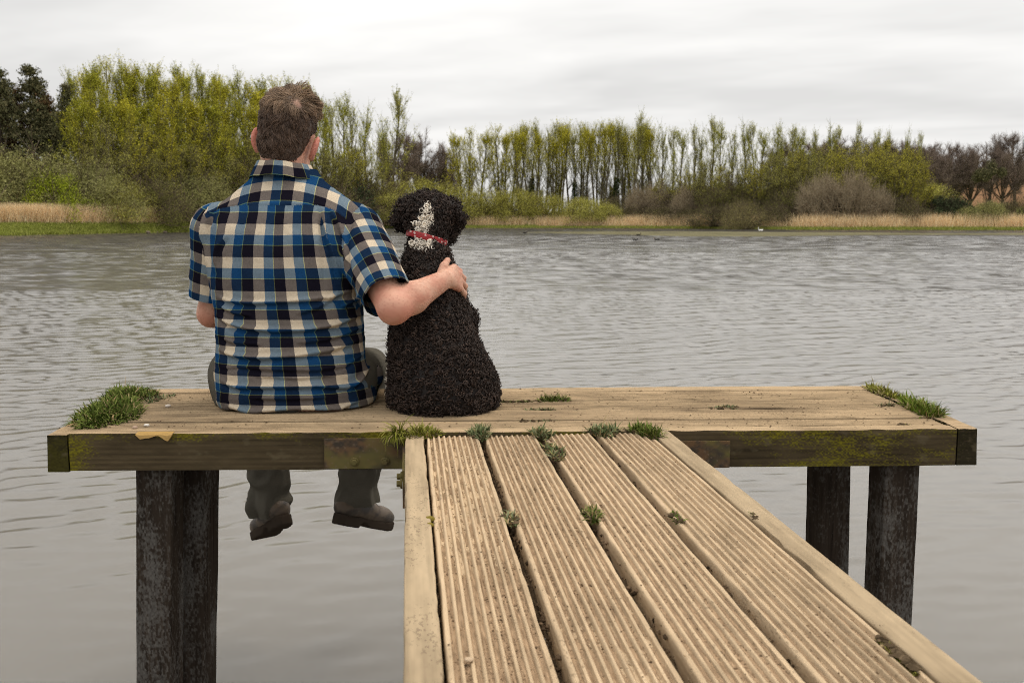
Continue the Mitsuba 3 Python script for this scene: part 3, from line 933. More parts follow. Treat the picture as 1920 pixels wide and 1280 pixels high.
kind('lime_bush', dome(243, 4.0, 4.2, [(0.17, 0.22, 0.012), (0.29, 0.35, 0.022), (0.38, 0.42, 0.05)], BROWN_BARK, 26000, 0.11, 26, 0.2, 0.5))
kind('shore_dome', dome(246, 6.0, 4.4, [(0.19, 0.168, 0.070), (0.29, 0.255, 0.105), (0.37, 0.32, 0.145)], BROWN_BARK, 40000, 0.10, 60, 0.3, 0.3, 500, ry=4.5))
kind('dark_bush', dome(244, 4.0, 4.0, [(0.030, 0.042, 0.022), (0.055, 0.07, 0.034), (0.08, 0.095, 0.05)], DARK_BARK, 12000, 0.20, 24, 0.1, 0.6))
kind('undergrowth', dome(245, 4.0, 3.2, [(0.10, 0.085, 0.045), (0.17, 0.15, 0.075), (0.16, 0.16, 0.055)], BROWN_BARK, 15000, 0.12, 24, 0.4, 0.3, 500))
scots = MB(), MB()
tr_, cr_ = conifer(261, 12, 9, PINE, DARK_BARK, 3500, 0.7)
kind('crooked_pine', dome(262, 4.2, 3.0, PINE, DARK_BARK, 6500, 0.32, 16, 0, 0.5, 300, base_lift=7.5))

rngt = np.random.default_rng(77)
NTH = 'first second third fourth fifth sixth seventh eighth ninth tenth eleventh twelfth thirteenth fourteenth fifteenth sixteenth seventeenth eighteenth nineteenth twentieth twenty-first twenty-second twenty-third twenty-fourth twenty-fifth twenty-sixth twenty-seventh twenty-eighth twenty-ninth thirtieth thirty-first'.split()


def plant(name, kindname, px, y_off, top_py, label, cat='tree', group=None, wide=1.0, y=None):
    """One individual: stands y_off metres behind the water's edge where the photograph shows px, as tall as it is there."""
    d = 150.0
    for _ in range(30):                                       # the distance at which the bearing meets the bank
        x = float(at(px, 430, d)[0])
        d = 0.6 * d + 0.4 * ((float(shore_y(x)) + y_off) if y is None else y)
    x = float(at(px, 430, d)[0])
    z = float(ground_z(x, d))
    top = float(at(px, top_py, d)[2])
    s = (top - z) / KINDS[kindname][2]
    k = thing(name, label, cat, group)
    scene[k] = {'type': 'instance', 'group': {'type': 'ref', 'id': 'grown_' + kindname},
                'to_world': T().translate([x, d, z - 0.05]).rotate([0, 1, 0], float(rngt.normal() * 1.6)).rotate([0, 0, 1], float(rngt.random() * 360)).scale([s * wide, s * wide, s])}
    return k


# left: dark conifers
for px, top, kd, lab, w in [(-28, 108, 'pine_1', 'dark rusty brown conifer cut by the left edge of the picture', 1.1),
                            (12, 122, 'pine_0', 'dark green conifer second from the left edge behind the willow', 0.9),
                            (66, 118, 'pine_0', 'tallest dark conifer with a broad pointed top left of the budding poplars', 1.05),
                            (100, 165, 'pine_1', 'brownish conifer lower than its neighbours left of the poplars', 1.0),
                            (133, 150, 'pine_2', 'slim dark conifer with a thin spire beside the first budding poplar', 0.9)]:
    plant('conifer', kd, px, 34 + rngt.random() * 6, top, lab, wide=w)
for px, top, kd, lab, w in [(-60, 130, 'pine_0', 'dark conifer outside the left edge', 1.2), (36, 158, 'pine_1', 'rusty conifer in front of the tallest dark conifer', 1.2), (88, 190, 'pine_0', 'low dark fir under the tallest conifer', 1.3), (118, 205, 'pine_2', 'low dark fir right of the brownish conifer', 1.3), (4, 180, 'pine_1', 'low rusty conifer at the left edge', 1.3)]:
    plant('conifer', kd, px, 26 + rngt.random() * 4 + 10, top, lab, wide=w)
plant('conifer', 'pine_2', 246, 40, 140, 'narrow dark fir standing among the tall budding poplars', wide=0.75)
# left: the tall budding poplars behind the man
G1 = 'tall budding poplars on the left bank'
tops = [(158, 118), (176, 98), (196, 104), (210, 92), (238, 100), (255, 92), (272, 112), (298, 101), (312, 108), (330, 118), (349, 110), (370, 120), (384, 108), (402, 122), (425, 126), (447, 128), (462, 120), (482, 138), (505, 138), (528, 126), (552, 132), (575, 128), (596, 150)]
for j, (px, top) in enumerate(tops):
    plant('poplar', f'yellow_poplar_{j % 4}', px, 27 + 14 * rngt.random(), top + 6 * rngt.random(), f'{NTH[j]} tall budding poplar from the left in the left bank row', group=G1, wide=1.0 + 0.25 * rngt.random())
for j, (px, top) in enumerate([(170, 232), (205, 215), (236, 248), (268, 226), (300, 240), (334, 226), (362, 236), (396, 220), (424, 236), (452, 226), (486, 240), (522, 236), (556, 240), (584, 246)]):
    plant('budding_tree', f'bud_tree_{j % 4}', px, 22 + 4 * rngt.random(), top, f'{NTH[j]} rounded budding tree from the left in front of the left poplars', group='budding trees under the left poplars', wide=1.15)
for j, (px, top) in enumerate([(612, 172), (630, 180), (650, 168), (668, 186), (688, 180)]):
    plant('poplar', f'sparse_poplar_{j % 4}', px, 30 + 8 * rngt.random(), top, f'{NTH[j]} slender budding tree from the left between the man and the dog', group='slender trees right of the man', wide=1.1)
for j, (px, top) in enumerate([(628, 262), (655, 250), (684, 262), (640, 300)]):
    plant('budding_tree', f'bud_tree_{(j + 1) % 4}', px, 22 + 5 * rngt.random(), top, f'{NTH[j]} green budding tree low behind the right shoulder of the man', group='green trees right of the man', wide=1.1)
for j, (px, top) in enumerate([(168, 176), (190, 160), (224, 172), (250, 164), (282, 178), (306, 160), (340, 172), (364, 166), (392, 176), (418, 170), (440, 182), (470, 176)]):
    plant('poplar', f'yellow_poplar_{(j + 2) % 4}', px, 24 + 3 * rngt.random(), top, f'{NTH[j]} shorter budding poplar from the left in front of the left bank row', group='shorter poplars on the left bank', wide=1.35)
plant('poplar', 'sparse_poplar_1', 738, 40, 158, 'lone tall half-bare tree left above the dog', wide=1.25)
plant('poplar', 'sparse_poplar_0', 716, 44, 205, 'thin budding tree beside the lone tall tree above the dog', wide=1.1)
# left: willows and bushes by the reeds
for px, top, kd, off, lab, w in [(-20, 262, 'round_bush_3', 9, 'grey-green willow at the left edge behind the reeds', 1.3),
                                 (52, 238, 'round_bush_3', 10, 'large rounded grey-olive willow at the left above the reeds', 1.25),
                                 (112, 286, 'lime_bush', 5.2, 'bright lime green bush in front of the large willow', 0.82),
                                 (172, 262, 'round_bush_3', 11, 'grey-olive willow right of the lime green bush', 1.0),
                                 (215, 318, 'round_bush_2', 8, 'low olive bush right of the grey-olive willow', 1.1),
                                 (268, 296, 'mixed_bush', 9, 'green bush below the narrow dark fir', 1.15),
                                 (322, 300, 'round_bush_3', 8, 'olive bush left of the shoulder of the man', 1.2),
                                 (372, 296, 'round_bush_3', 9, 'tawny bush half hidden by the left shoulder of the man', 1.2),
                                 (432, 276, 'mixed_bush', 9, 'brownish green bush left of the neck of the man', 1.1),
                                 (500, 290, 'round_bush_1', 9, 'green bush hidden behind the head of the man', 1.2),
                                 (570, 290, 'mixed_bush', 9, 'brown-green bush behind the right ear of the man', 1.2),
                                 (640, 316, 'dark_bush', 14, 'dark green bush above the right shoulder of the man', 1.2),
                                 (680, 306, 'mixed_bush', 24, 'dull green bush right of the shoulder of the man', 1.1)]:
    plant('bush', kd, px, off + 8.5, top, lab, 'bush', wide=w)
# middle: bushes by the water
for px, top, kd, off, lab, w in [(712, 352, 'round_bush_1', 6, 'low pale green bush left of the dog near the reeds', 1.3),
                                 (722, 316, 'round_bush_0', 10, 'olive willow bush left of the head of the dog', 1.05),
                                 (778, 312, 'round_bush_2', 12, 'rounded olive willow bush behind the head of the dog', 1.2),
                                 (845, 318, 'round_bush_0', 9, 'broad olive willow bush right above the dog', 1.25),
                                 (905, 326, 'round_bush_0', 8, 'large rounded olive willow bush right of the dog by the water', 1.3),
                                 (962, 336, 'round_bush_2', 8, 'olive willow bush at the right of the large willow group', 1.1),
                                 (1022, 350, 'round_bush_2', 8, 'rounded olive bush at the right end of the willow group', 1.15),
                                 (1098, 362, 'round_bush_1', 6, 'pale green bush standing alone below the thin poplars', 1.3),
                                 (1142, 376, 'round_bush_1', 5, 'small pale bush touching the lone pale green bush', 1.2)]:
    plant('bush', kd, px, off + 3, top, lab, 'bush', wide=w)
plant('bare_tree', 'bare_tree_0', 788, 60, 236, 'rounded brown bare tree above the dog', wide=1.0)
plant('bare_tree', 'bare_tree_1', 835, 58, 262, 'smaller brown bare tree right above the dog', wide=1.0)
plant('bare_tree', 'bare_tree_2', 744, 66, 240, 'greyish bare tree below the lone tall tree', wide=0.9)
# middle: row of thin poplars with the sky between the trunks
for j, (px, top) in enumerate([(862, 236), (884, 232), (906, 230), (928, 228), (948, 232)]):
    plant('poplar', f'yellow_poplar_{(1 + 2 * j) % 4}', px, 36 + 5 * rngt.random(), top, f'{NTH[j]} bushy yellow-green poplar from the left in the middle row', group='bushy poplars of the middle row', wide=1.25)
for j, px in enumerate(np.linspace(962, 1224, 31)):
    top = 218 + 24 * rngt.random() - 5 * math.sin(j * 0.7)
    plant('poplar', f'thin_poplar_{[0, 1, 3, 1, 2, 0, 3, 0, 1][j % 9]}', float(px), 28 + 16 * rngt.random(), top, f'{NTH[j]} thin bare-stemmed poplar from the left in the middle row', group='thin poplars of the middle row', wide=1.0 + 0.2 * rngt.random())
for j, (px, top) in enumerate([(972, 300), (1004, 318), (1038, 292), (1092, 322), (1130, 300), (1150, 322), (1176, 296), (1208, 306)]):
    plant('budding_tree', f'bud_tree_{(j * 3) % 4}', px, 40 + 8 * rngt.random(), top, f'{NTH[j]} low budding tree from the left among the middle row trunks', group='low trees among the middle row', wide=0.75)
plant('poplar', 'sparse_poplar_3', 1186, 24, 196, 'tallest thin poplar at the right of the middle row', wide=1.1)
# right: sparser poplars over green undergrowth
for j, px in enumerate([1240, 1254, 1278, 1296, 1318, 1334, 1352, 1372, 1392, 1412, 1424, 1446, 1466, 1482, 1500, 1522, 1545, 1562]):
    top = [218, 232, 238, 222, 226, 212, 224, 234, 214, 222, 236, 220, 226, 228, 236, 232, 218, 230][j]
    plant('poplar', f'sparse_poplar_{j % 4}', px, 26 + 10 * rngt.random(), top, f'{NTH[j]} sparse poplar from the left above the green trees on the right', group='sparse poplars on the right', wide=1.05)
for j, px in enumerate([1606, 1636, 1662, 1692, 1722]):
    plant('poplar', f'sparse_poplar_{(j + 1) % 4}', px, 60 + 5 * rngt.random(), [222, 236, 232, 226, 240][j], f'{NTH[j]} bare pole-like tree top from the left above the right wood', group='bare tops at the right', wide=0.55)
for j, (px, top) in enumerate([(1236, 330), (1262, 316), (1292, 300), (1326, 290), (1356, 300), (1388, 290), (1420, 286), (1452, 280), (1484, 276), (1516, 272), (1548, 262)]):
    plant('budding_tree', f'bud_tree_{j % 4}', px, 17 + 5 * rngt.random(), top, f'{NTH[j]} yellow-green budding tree from the left below the sparse poplars', group='budding trees below the right poplars', wide=1.1)
for px, top, kd, off, lab, w in [(1580, 256, 'bud_tree_2', 22, 'broad yellow-green tree left of the largest one on the right', 1.2),
                                 (1640, 248, 'bud_tree_0', 24, 'yellow-green tree in the middle of the right wood edge', 1.25),
                                 (1690, 256, 'bud_tree_2', 18, 'largest yellow-green tree at the right end of the wood edge', 1.15),
                                 (1712, 330, 'bud_tree_0', 14, 'small bright yellow-green tree in front of the brown beeches', 1.0)]:
    plant('budding_tree', kd, px, off, top, lab, wide=w)
for px, top, kd, off, lab, w in [(1405, 350, 'shore_dome', 1.8, 'dark olive dome-shaped bush at the water edge on the right', 0.98),
                                 (1348, 372, 'undergrowth', 4, 'low brown bush left of the dome-shaped bush', 1.6),
                                 (1536, 300, 'twig_bush', 10, 'grey-brown leafless bush with fanning twigs', 0.72),
                                 (1590, 292, 'twig_bush', 9, 'larger grey-brown leafless bush with fanning twigs', 0.72),
                                 (1640, 330, 'twig_bush', 10, 'low grey leafless bush under the yellow-green trees', 0.9),
                                 (1690, 356, 'undergrowth', 11, 'dull brown bush under the largest yellow-green tree', 1.3),
                                 (1200, 372, 'undergrowth', 14, 'brown scrub below the tallest thin poplar', 1.5),
                                 (1250, 372, 'undergrowth', 13, 'brown scrub left below the right poplars', 1.5),
                                 (1300, 376, 'undergrowth', 11, 'brown-green scrub behind the low brown bush', 1.5),
                                 (1460, 376, 'undergrowth', 8, 'dull scrub right of the dome-shaped bush', 1.3)]:
    plant('bush', kd, px, off, top, lab, 'bush', wide=w)
for j, (px, top) in enumerate([(1744, 352), (1766, 350), (1790, 360)]):
    plant('bush', 'dark_bush', px, 18 + 3 * j, top, ['left dark evergreen bush under the brown beeches', 'tallest dark evergreen bush under the brown beeches', 'right dark evergreen bush under the brown beeches'][j], 'bush', wide=1.2)
plant('bush', 'round_bush_3', 1842, 9, 362, 'dull olive bush by the shore at the far right', 'bush', wide=1.5)
plant('bush', 'undergrowth', 1905, 16, 356, 'dark scrub at the right edge of the picture', 'bush', wide=1.3)
for px, top, y, lab, w in [(1728, 262, 238, 'brown bare beech at the left of the hillside row', 0.8),
                           (1758, 264, 232, 'brown bare beech second in the hillside row', 0.75),
                           (1790, 260, 236, 'brown bare beech with two stems in the hillside row', 0.85),
                           (1852, 246, 244, 'tall bare beech near the right edge above the crooked pine', 0.95),
                           (1898, 240, 240, 'tallest bare beech at the right edge of the picture', 1.0),
                           (1950, 246, 242, 'bare beech cut by the right edge of the picture', 1.0)]:
    plant('beech_tree', f'bare_tree_{int(px) % 3}', px, 0, top, lab, y=y, wide=w)
plant('pine_tree', 'crooked_pine', 1852, 46, 290, 'crooked dark pine with a leaning crown on the right slope', wide=0.8)
for j, (px, top, kd) in enumerate([(1470, 258, 'bare_tree_0'), (1502, 252, 'bud_tree_1'), (1536, 254, 'bare_tree_2'), (1568, 250, 'bare_tree_1'), (1600, 254, 'bud_tree_3'), (1632, 252, 'bare_tree_0'), (1662, 254, 'bare_tree_2'), (1694, 256, 'bare_tree_1'), (1716, 262, 'bare_tree_0')]):
    plant('ridge_tree', kd, px, 0, top, f'{NTH[j]} dull tree from the left on the wooded rise behind the right wood', group='trees on the wooded rise', y=238 + 8 * rngt.random(), wide=1.35)
for j, (px, top) in enumerate([(1742, 274), (1776, 270), (1818, 274), (1874, 268)]):
    plant('beech_tree', f'bare_tree_{j % 3}', px, 0, top, f'{NTH[j]} lower bare beech from the left in the second hillside row', group='lower beeches on the hillside', y=224 + 6 * rngt.random(), wide=0.95)
for px, top, kd, off, lab, w in [(1198, 330, 'twig_bush', 16, 'leafless grey scrub under the tallest thin poplar', 0.7), (1236, 318, 'twig_bush', 18, 'leafless grey scrub left below the right poplars', 0.7),
                                 (1284, 330, 'twig_bush', 14, 'leafless grey scrub behind the low brown bush', 0.75), (1326, 330, 'mixed_bush', 20, 'green thicket left behind the dome-shaped bush', 1.0),
                                 (1376, 306, 'mixed_bush', 18, 'green thicket behind the dome-shaped bush', 1.0), (1446, 326, 'mixed_bush', 20, 'green thicket right behind the dome-shaped bush', 1.0),
                                 (1490, 330, 'mixed_bush', 14, 'green thicket left of the fanning leafless bush', 1.0), (1168, 352, 'undergrowth', 20, 'brown scrub under the right end of the middle row', 1.2)]:
    plant('bush', kd, px, off, top, lab, 'bush', wide=w)
for j, (px, top) in enumerate([(1570, 272), (1612, 262), (1652, 266), (1676, 280), (1700, 272), (1630, 300), (1715, 300)]):
    plant('budding_tree', f'bud_tree_{[0, 2, 0, 2, 0, 1, 0][j]}', px, 13 + 5 * rngt.random(), top, f'{NTH[j]} bright budding tree from the left in the front of the right wood edge', group='front trees of the right wood edge', wide=1.3)
# thicket that closes the wood behind the front rows
for j, px in enumerate(np.arange(-60, 720, 44)):
    plant('bush', 'undergrowth' if j % 2 else 'mixed_bush', float(px), 29 + 4 * rngt.random(), 318 + 12 * rngt.random(), f'{NTH[j]} shaded bush from the left deep in the left wood', 'bush', group='bushes deep in the left wood', wide=1.5)
for j, px in enumerate(np.arange(1250, 1740, 42)):
    plant('bush', 'round_bush_1' if j % 2 else 'mixed_bush', float(px), 32 + 4 * rngt.random(), 330 + 12 * rngt.random(), f'{NTH[j]} shaded bush from the left deep in the right wood', 'bush', group='bushes deep in the right wood', wide=1.5)
for j, px in enumerate(np.arange(735, 1240, 40)):
    plant('bush', 'undergrowth', float(px), 50 + 8 * rngt.random(), 382 + 8 * rngt.random(), f'{NTH[j]} low dark bush from the left at the foot of the middle poplars', 'bush', group='bushes at the foot of the middle row', wide=1.6)


# reeds and bank grass: nobody could count them
def blades(name, spots, h, w, palette, label, lean=0.25, seed=3):
    rng = np.random.default_rng(seed)
    n = len(spots)
    hh = h * (0.55 + 0.6 * rng.random(n))
    a = rng.random(n) * 6.283
    s = np.stack([np.cos(a), np.sin(a), 0 * a], 1) * (w * (0.6 + 0.8 * rng.random(n)))[:, None]
    l = rng.normal(size=(n, 2)) * lean * hh[:, None]
    tip = spots + np.stack([l[:, 0], l[:, 1], hh], 1)
    v = np.stack([spots - s / 2, spots + s / 2, tip], 1).reshape(-1, 3)
    c = leaf_colors(n, palette, rng, 0.15)
    add(name, (v, np.arange(3 * n).reshape(-1, 3)), 'vertex_coloured', color=c)
    tag(name, label, name.replace('_', ' '), kind='stuff')


def bank_spots(n, px0, px1, o0, o1, seed, patch=0.0, grow=1.0):
    rng = np.random.default_rng(seed)
    xs = np.linspace(-140, 160, 3000)
    ys = shore_y(xs)
    pxs = 960 + FPX * xs / ys
    px = px0 + (px1 - px0) * rng.random(n)
    x = np.interp(px, pxs, xs)
    o = o0 + (o1 - o0) * rng.random(n)
    x = x * (1 + o / shore_y(x))
    y = shore_y(x) + o
    p = np.stack([x, y, ground_z(x, y) - 0.03], 1)
    if patch:
        p = p[rng.random(n) < 1 - patch * 1.6 * meshkit.fbm(p * [0.25, 0.25, 0] + 5, 2, 6)]
    return p


REED = [(0.60, 0.44, 0.24), (0.74, 0.56, 0.33), (0.82, 0.65, 0.42)]
reed = np.vstack([bank_spots(34000, -60, 372, 7.4, 12.5, 1, 0.3), bank_spots(5000, 690, 765, 4, 9, 2, 0.2), bank_spots(9000, 765, 1010, 4.0, 7.5, 3, 0.9),
                  bank_spots(17000, 1005, 1330, 3.5, 8, 4, 0.55), bank_spots(24000, 1300, 1980, 3.4, 7.6, 5, 0.6)])
blades('dry_reeds', reed, 2.2, 0.06, REED, 'tan dry reeds in a band along the far bank')
bg = np.vstack([bank_spots(40000, -60, 640, 0.5, 8.2, 6), bank_spots(12000, 640, 1010, 0.4, 4.4, 7), bank_spots(22000, 1000, 1980, 0.4, 3.8, 8)])
blades('bank_grass', bg, 0.42, 0.09, [(0.15, 0.18, 0.03), (0.25, 0.28, 0.055), (0.36, 0.36, 0.11)], 'short green grass along the edge of the far bank', 0.4, 4)
# ---------------------------------------------------------------- the man
from scipy.interpolate import PchipInterpolator as PCH

MAN = 'person'
tag(MAN, 'man in a blue checked shirt sitting with one arm round the dog', 'person')

# torso rings, from the seat up: row, left, right, distance of the axis, half depth
RINGS = [(787, 455, 640, 2.625, 0.095), (776, 432, 662, 2.63, 0.120), (755, 416, 680, 2.635, 0.135), (720, 408, 688, 2.64, 0.140), (690, 407, 687, 2.64, 0.138), (650, 410, 683, 2.64, 0.134),
         (600, 408, 680, 2.64, 0.130), (560, 403, 680, 2.64, 0.130), (520, 396, 682, 2.645, 0.130), (480, 390, 688, 2.65, 0.128), (440, 388, 690, 2.66, 0.122), (415, 392, 688, 2.67, 0.114),
         (395, 402, 678, 2.68, 0.104), (375, 424, 655, 2.69, 0.094), (355, 450, 628, 2.70, 0.084), (338, 470, 606, 2.71, 0.076), (318, 482, 594, 2.72, 0.070)]
rz, rcx, rcy, ra, rb = [], [], [], [], []
for py, l, r, y, b in RINGS:
    L, R = at(l, py, y), at(r, py, y)
    rz.append((L[2] + R[2]) / 2); rcx.append((L[0] + R[0]) / 2); rcy.append(y); ra.append((R[0] - L[0]) / 2); rb.append(b)
o = np.argsort(rz)
rz = np.array(rz)[o]
rcx, rcy, ra, rb = [PCH(rz, np.array(q)[o], extrapolate=False) for q in (rcx, rcy, ra, rb)]


def torso(p, inset=0.0):
    z = np.clip(p[:, 2], rz[0], rz[-1])
    a, b = ra(z) - inset, rb(z) - inset
    x, y = np.abs(p[:, 0] - rcx(z)) / a, np.abs(p[:, 1] - rcy(z)) / b
    k = (x ** 2.5 + y ** 2.5) ** (1 / 2.5)
    d = (k - 1) * np.minimum(a, b) * np.clip(0.6 + 0.4 * k, 0.6, 1.0)
    over = np.maximum(p[:, 2] - rz[-1], rz[0] + inset - p[:, 2])
    return np.where(over > 0, np.hypot(np.maximum(d, 0), over), d) * 1.0


SR, ER = at(664, 437, 2.665), at(738, 578, 2.43)       # right shoulder, elbow
HR = SR + (ER - SR) * 0.86
WR = at(834, 524, 2.585)                                # right wrist
SL, EL = at(413, 432, 2.675), at(396, 588, 2.71)        # left shoulder, elbow
WL = np.array([-0.735, 2.93, 1.165])
SKIN_C = (0.52, 0.29, 0.20)

# --- trousers, skeleton shared with the body
HIPL, HIPR = np.array([-0.800, 2.68, 1.030]), np.array([-0.470, 2.68, 1.028])
KNL, KNR = np.array([-0.815, 3.07, 0.985]), np.array([-0.478, 3.07, 0.985])
ANL, ANR = at(505, 950, 3.10), at(671, 942, 3.10)


def legs(p, inset=0.0):
    d = ellipsoid(p, at(553, 738, 2.67), np.array([0.225, 0.165, 0.115]) - inset)
    for hip, kn, an in ((HIPL, KNL, ANL), (HIPR, KNR, ANR)):
        d = smin(d, cone(p, hip, kn, 0.082 - inset, 0.066 - inset), 0.04)
        d = smin(d, cone(p, kn, an - (an - kn) * 0.06, 0.070 - inset, 0.060 - inset), 0.03)
    return np.maximum(d, DECK + 0.003 + inset - p[:, 2]) if inset == 0 else d


def trousers_f(p):
    d = ellipsoid(p, at(553, 738, 2.67), (0.225, 0.165, 0.115))
    for hip, kn, an in ((HIPL, KNL, ANL), (HIPR, KNR, ANR)):
        d = smin(d, cone(p, hip, kn, 0.082, 0.066), 0.04)
    d = np.where(p[:, 1] < 2.96, np.maximum(d, DECK + 0.003 - p[:, 2]), d)
    for hip, kn, an in ((HIPL, KNL, ANL), (HIPR, KNR, ANR)):
        d = smin(d, cone(p, kn, an + (an - kn) * 0.24, 0.062, 0.070), 0.03)
    return d


v, f = surface(trousers_f, [-1.02, 2.42, 0.44], [-0.24, 3.20, 1.20], 0.0065, 2)
v, f = cut(v, f, ANL * [1, 1, 0] + [0, 0, at(500, 966, 3.09)[2]], [-0.12, 0.06, 0.99])
n = vnormals(v, f)
shin = np.clip((0.98 - v[:, 2]) / 0.05, 0, 1)
q = v * [15, 15, 5.5]
w = 0.015 * (0.42 - np.abs(2 * meshkit.fbm(q + 2 * meshkit.fbm(v * 6, 2, 4)[:, None], 2, 12) - 1) * 2.2) * (0.25 + 0.95 * shin)
ring = np.sin((v[:, 2] * 70 + 5 * meshkit.noise(v * 12, 3)))
w += 0.006 * ring * np.clip((0.66 - v[:, 2]) / 0.08, 0, 1)
v = v + n * w[:, None]


def cloth_weave(base, dark):
    def fn(p, n, uv):
        k = fbm(p.x * 18, p.y * 18, p.z * 18, 3)
        t = noise(p.x * 420, p.y * 420, p.z * 420)
        return mix(base, dark, dr.clip(0.55 * (k - 0.3) + 0.35 * t, 0, 1))
    return mikit.proc(fn)


scene['trouser_cloth'] = diffuse(cloth_weave((0.098, 0.090, 0.073), (0.045, 0.041, 0.033)))
add('trousers', (v, f), 'trouser_cloth', True, MAN)


# --- shirt: torso and sleeves grown as one surface, then parted at the seams
def sleeve_r(p):
    d = cone(p, SR, SR + (ER - SR) * 0.92, 0.085, 0.066)
    return d


def sleeve_l(p):
    return cone(p, SL, SL + (EL - SL) * 0.92, 0.082, 0.064)


def shirt_f(p):
    d = smin(torso(p), sleeve_r(p), 0.014)
    d = smin(d, sleeve_l(p), 0.007)
    tail = cone(p, at(472, 742, 2.66), at(640, 742, 2.66), 0.082, 0.084)
    tail = smin(tail, cone(p, at(650, 748, 2.65), at(694, 706, 2.69), 0.074, 0.040), 0.03)
    return np.maximum(smin(d, tail, 0.03), DECK + 0.004 - p[:, 2])


v, f = surface(shirt_f, [-1.03, 2.30, 0.945], [-0.22, 2.86, 1.62], 0.0046, 2)
v, f = weld(v, f)
n = vnormals(v, f)
back = np.clip((-n[:, 1] + 0.25) / 0.5, 0, 1)
# which piece of cloth a vertex belongs to
axR, axL = unit(ER - SR), unit(EL - SL)
tR, tL = (v - SR) @ axR, (v - SL) @ axL
dR = np.linalg.norm(v - SR - tR[:, None] * axR, axis=1)
dL = np.linalg.norm(v - SL - tL[:, None] * axL, axis=1)


def px_of(p):
    q = p - EYE
    return WPX / 2 + FPX * q[:, 0] / (q @ FWD), HPX / 2 - FPX * (q @ UP) / (q @ FWD)


PXB = lambda x: 960 + FPX * x / 2.545                       # rows and columns of the pattern were measured on the back, 2.545 m away
PYB = lambda z: np.interp(z, zt, yt)
yt = np.linspace(800, 300, 60)
zt = np.array([at(540, y, 2.545)[2] for y in yt])
bx, by = PXB(v[:, 0]), PYB(v[:, 2])

# folds read from the cloth: polylines on the back (column, row), width and height in metres
FOLDS = [([(398, 590), (408, 594), (432, 605), (470, 613), (520, 618), (575, 616), (630, 608), (676, 592)], 0.0085, 0.0090),
         ([(400, 556), (430, 563), (470, 566), (520, 565), (575, 561), (620, 557), (660, 545)], 0.0075, 0.0065),
         ([(404, 655), (440, 664), (500, 667), (560, 663), (620, 655), (672, 640)], 0.0085, 0.0075),
         ([(408, 690), (450, 684), (520, 688), (600, 690), (650, 684), (684, 664)], 0.0060, 0.0040),
         ([(410, 712), (450, 722), (520, 720), (600, 719), (650, 726), (684, 712)], 0.0085, 0.0070),
         ([(424, 758), (470, 766), (560, 760), (640, 764), (672, 752)], 0.0080, 0.0070),
         ([(655, 735), (676, 708), (684, 672), (683, 640)], 0.0070, 0.0080),
         ([(600, 390), (606, 420), (614, 450), (628, 490), (640, 530)], 0.0075, 0.0085),
         ([(612, 392), (632, 420), (645, 450), (652, 490)], 0.0080, 0.0060),
         ([(398, 402), (390, 430), (386, 460), (390, 500), (402, 540)], 0.0085, 0.0040),
         ([(420, 440), (402, 470), (398, 500)], 0.0085, 0.0045),
         ([(640, 548), (600, 574), (560, 586)], 0.0075, 0.0045),
         ([(412, 632), (440, 640), (500, 642)], 0.006, 0.004), ([(560, 640), (620, 634), (676, 618)], 0.006, 0.005),
         ([(480, 700), (560, 704), (640, 700)], 0.005, 0.003), ([(470, 740), (540, 742), (620, 740)], 0.006, 0.004),
         ([(410, 572), (440, 584), (480, 590)], 0.006, 0.005), ([(640, 575), (670, 562), (684, 548)], 0.006, 0.006)]
CREASES = [([(388, 388), (379, 425), (383, 475), (399, 545)], 0.009, -0.013), ([(677, 384), (655, 411), (648, 450), (656, 500), (670, 545)], 0.008, -0.009),
           ([(520, 392), (518, 470), (524, 560), (534, 650)], 0.030, -0.006), ([(600, 392), (606, 470), (612, 540)], 0.008, -0.006), ([(452, 392), (446, 470), (452, 540)], 0.010, -0.004)]
disp = np.zeros(len(v))
for line, wd, am in FOLDS + CREASES:
    P = np.array([at(a, b, 2.545)[[0, 2]] for a, b in line])
    best, sgn, end = np.full(len(v), 9.0), np.zeros(len(v)), np.zeros(len(v))
    L = np.concatenate([[0], np.cumsum(np.linalg.norm(np.diff(P, axis=0), axis=1))])
    pv = v[:, [0, 2]]
    for i in range(len(P) - 1):
        d = P[i + 1] - P[i]
        t = np.clip(((pv - P[i]) @ d) / (d @ d), 0, 1)
        e = pv - P[i] - t[:, None] * d
        k = np.linalg.norm(e, axis=1)
        m = k < best
        best = np.where(m, k, best)
        sgn = np.where(m, np.sign(e[:, 1] * d[0] - e[:, 0] * d[1]), sgn)
        end = np.where(m, (L[i] + t * (L[i + 1] - L[i])) / L[-1], end)
    s = best * sgn * (1 if P[-1][0] > P[0][0] else -1)
    wd = wd * (0.72 if am > 0 else 1)
    fade = np.clip(np.minimum(end, 1 - end) / 0.18, 0, 1) ** 0.7
    if am < 0:
        disp += am * fade * np.clip((-n[:, 1] + 0.6) / 0.5, 0, 1) * np.exp(-(s / wd) ** 2)
    else:
        disp += 1.3 * am * fade * back * (np.exp(-(s / wd) ** 2) - 0.75 * np.exp(-((s + 1.7 * wd) / wd) ** 2))
low = np.clip((by - 585) / 60, 0, 1)
qq = np.stack([v[:, 0] * 7, v[:, 1] * 7, v[:, 2] * 34], -1)
disp += 0.0085 * (meshkit.fbm(qq + 2.0 * meshkit.fbm(v * 5, 2, 8)[:, None], 3, 6) - 0.5) * (0.25 + 0.75 * low)
disp += 0.006 * (meshkit.fbm(v * 22, 3, 15) - 0.5)
arm_r = np.clip((tR - 0.02) / 0.06, 0, 1) * (dR < 0.11)
arm_l = np.clip((tL - 0.02) / 0.06, 0, 1) * (dL < 0.10)
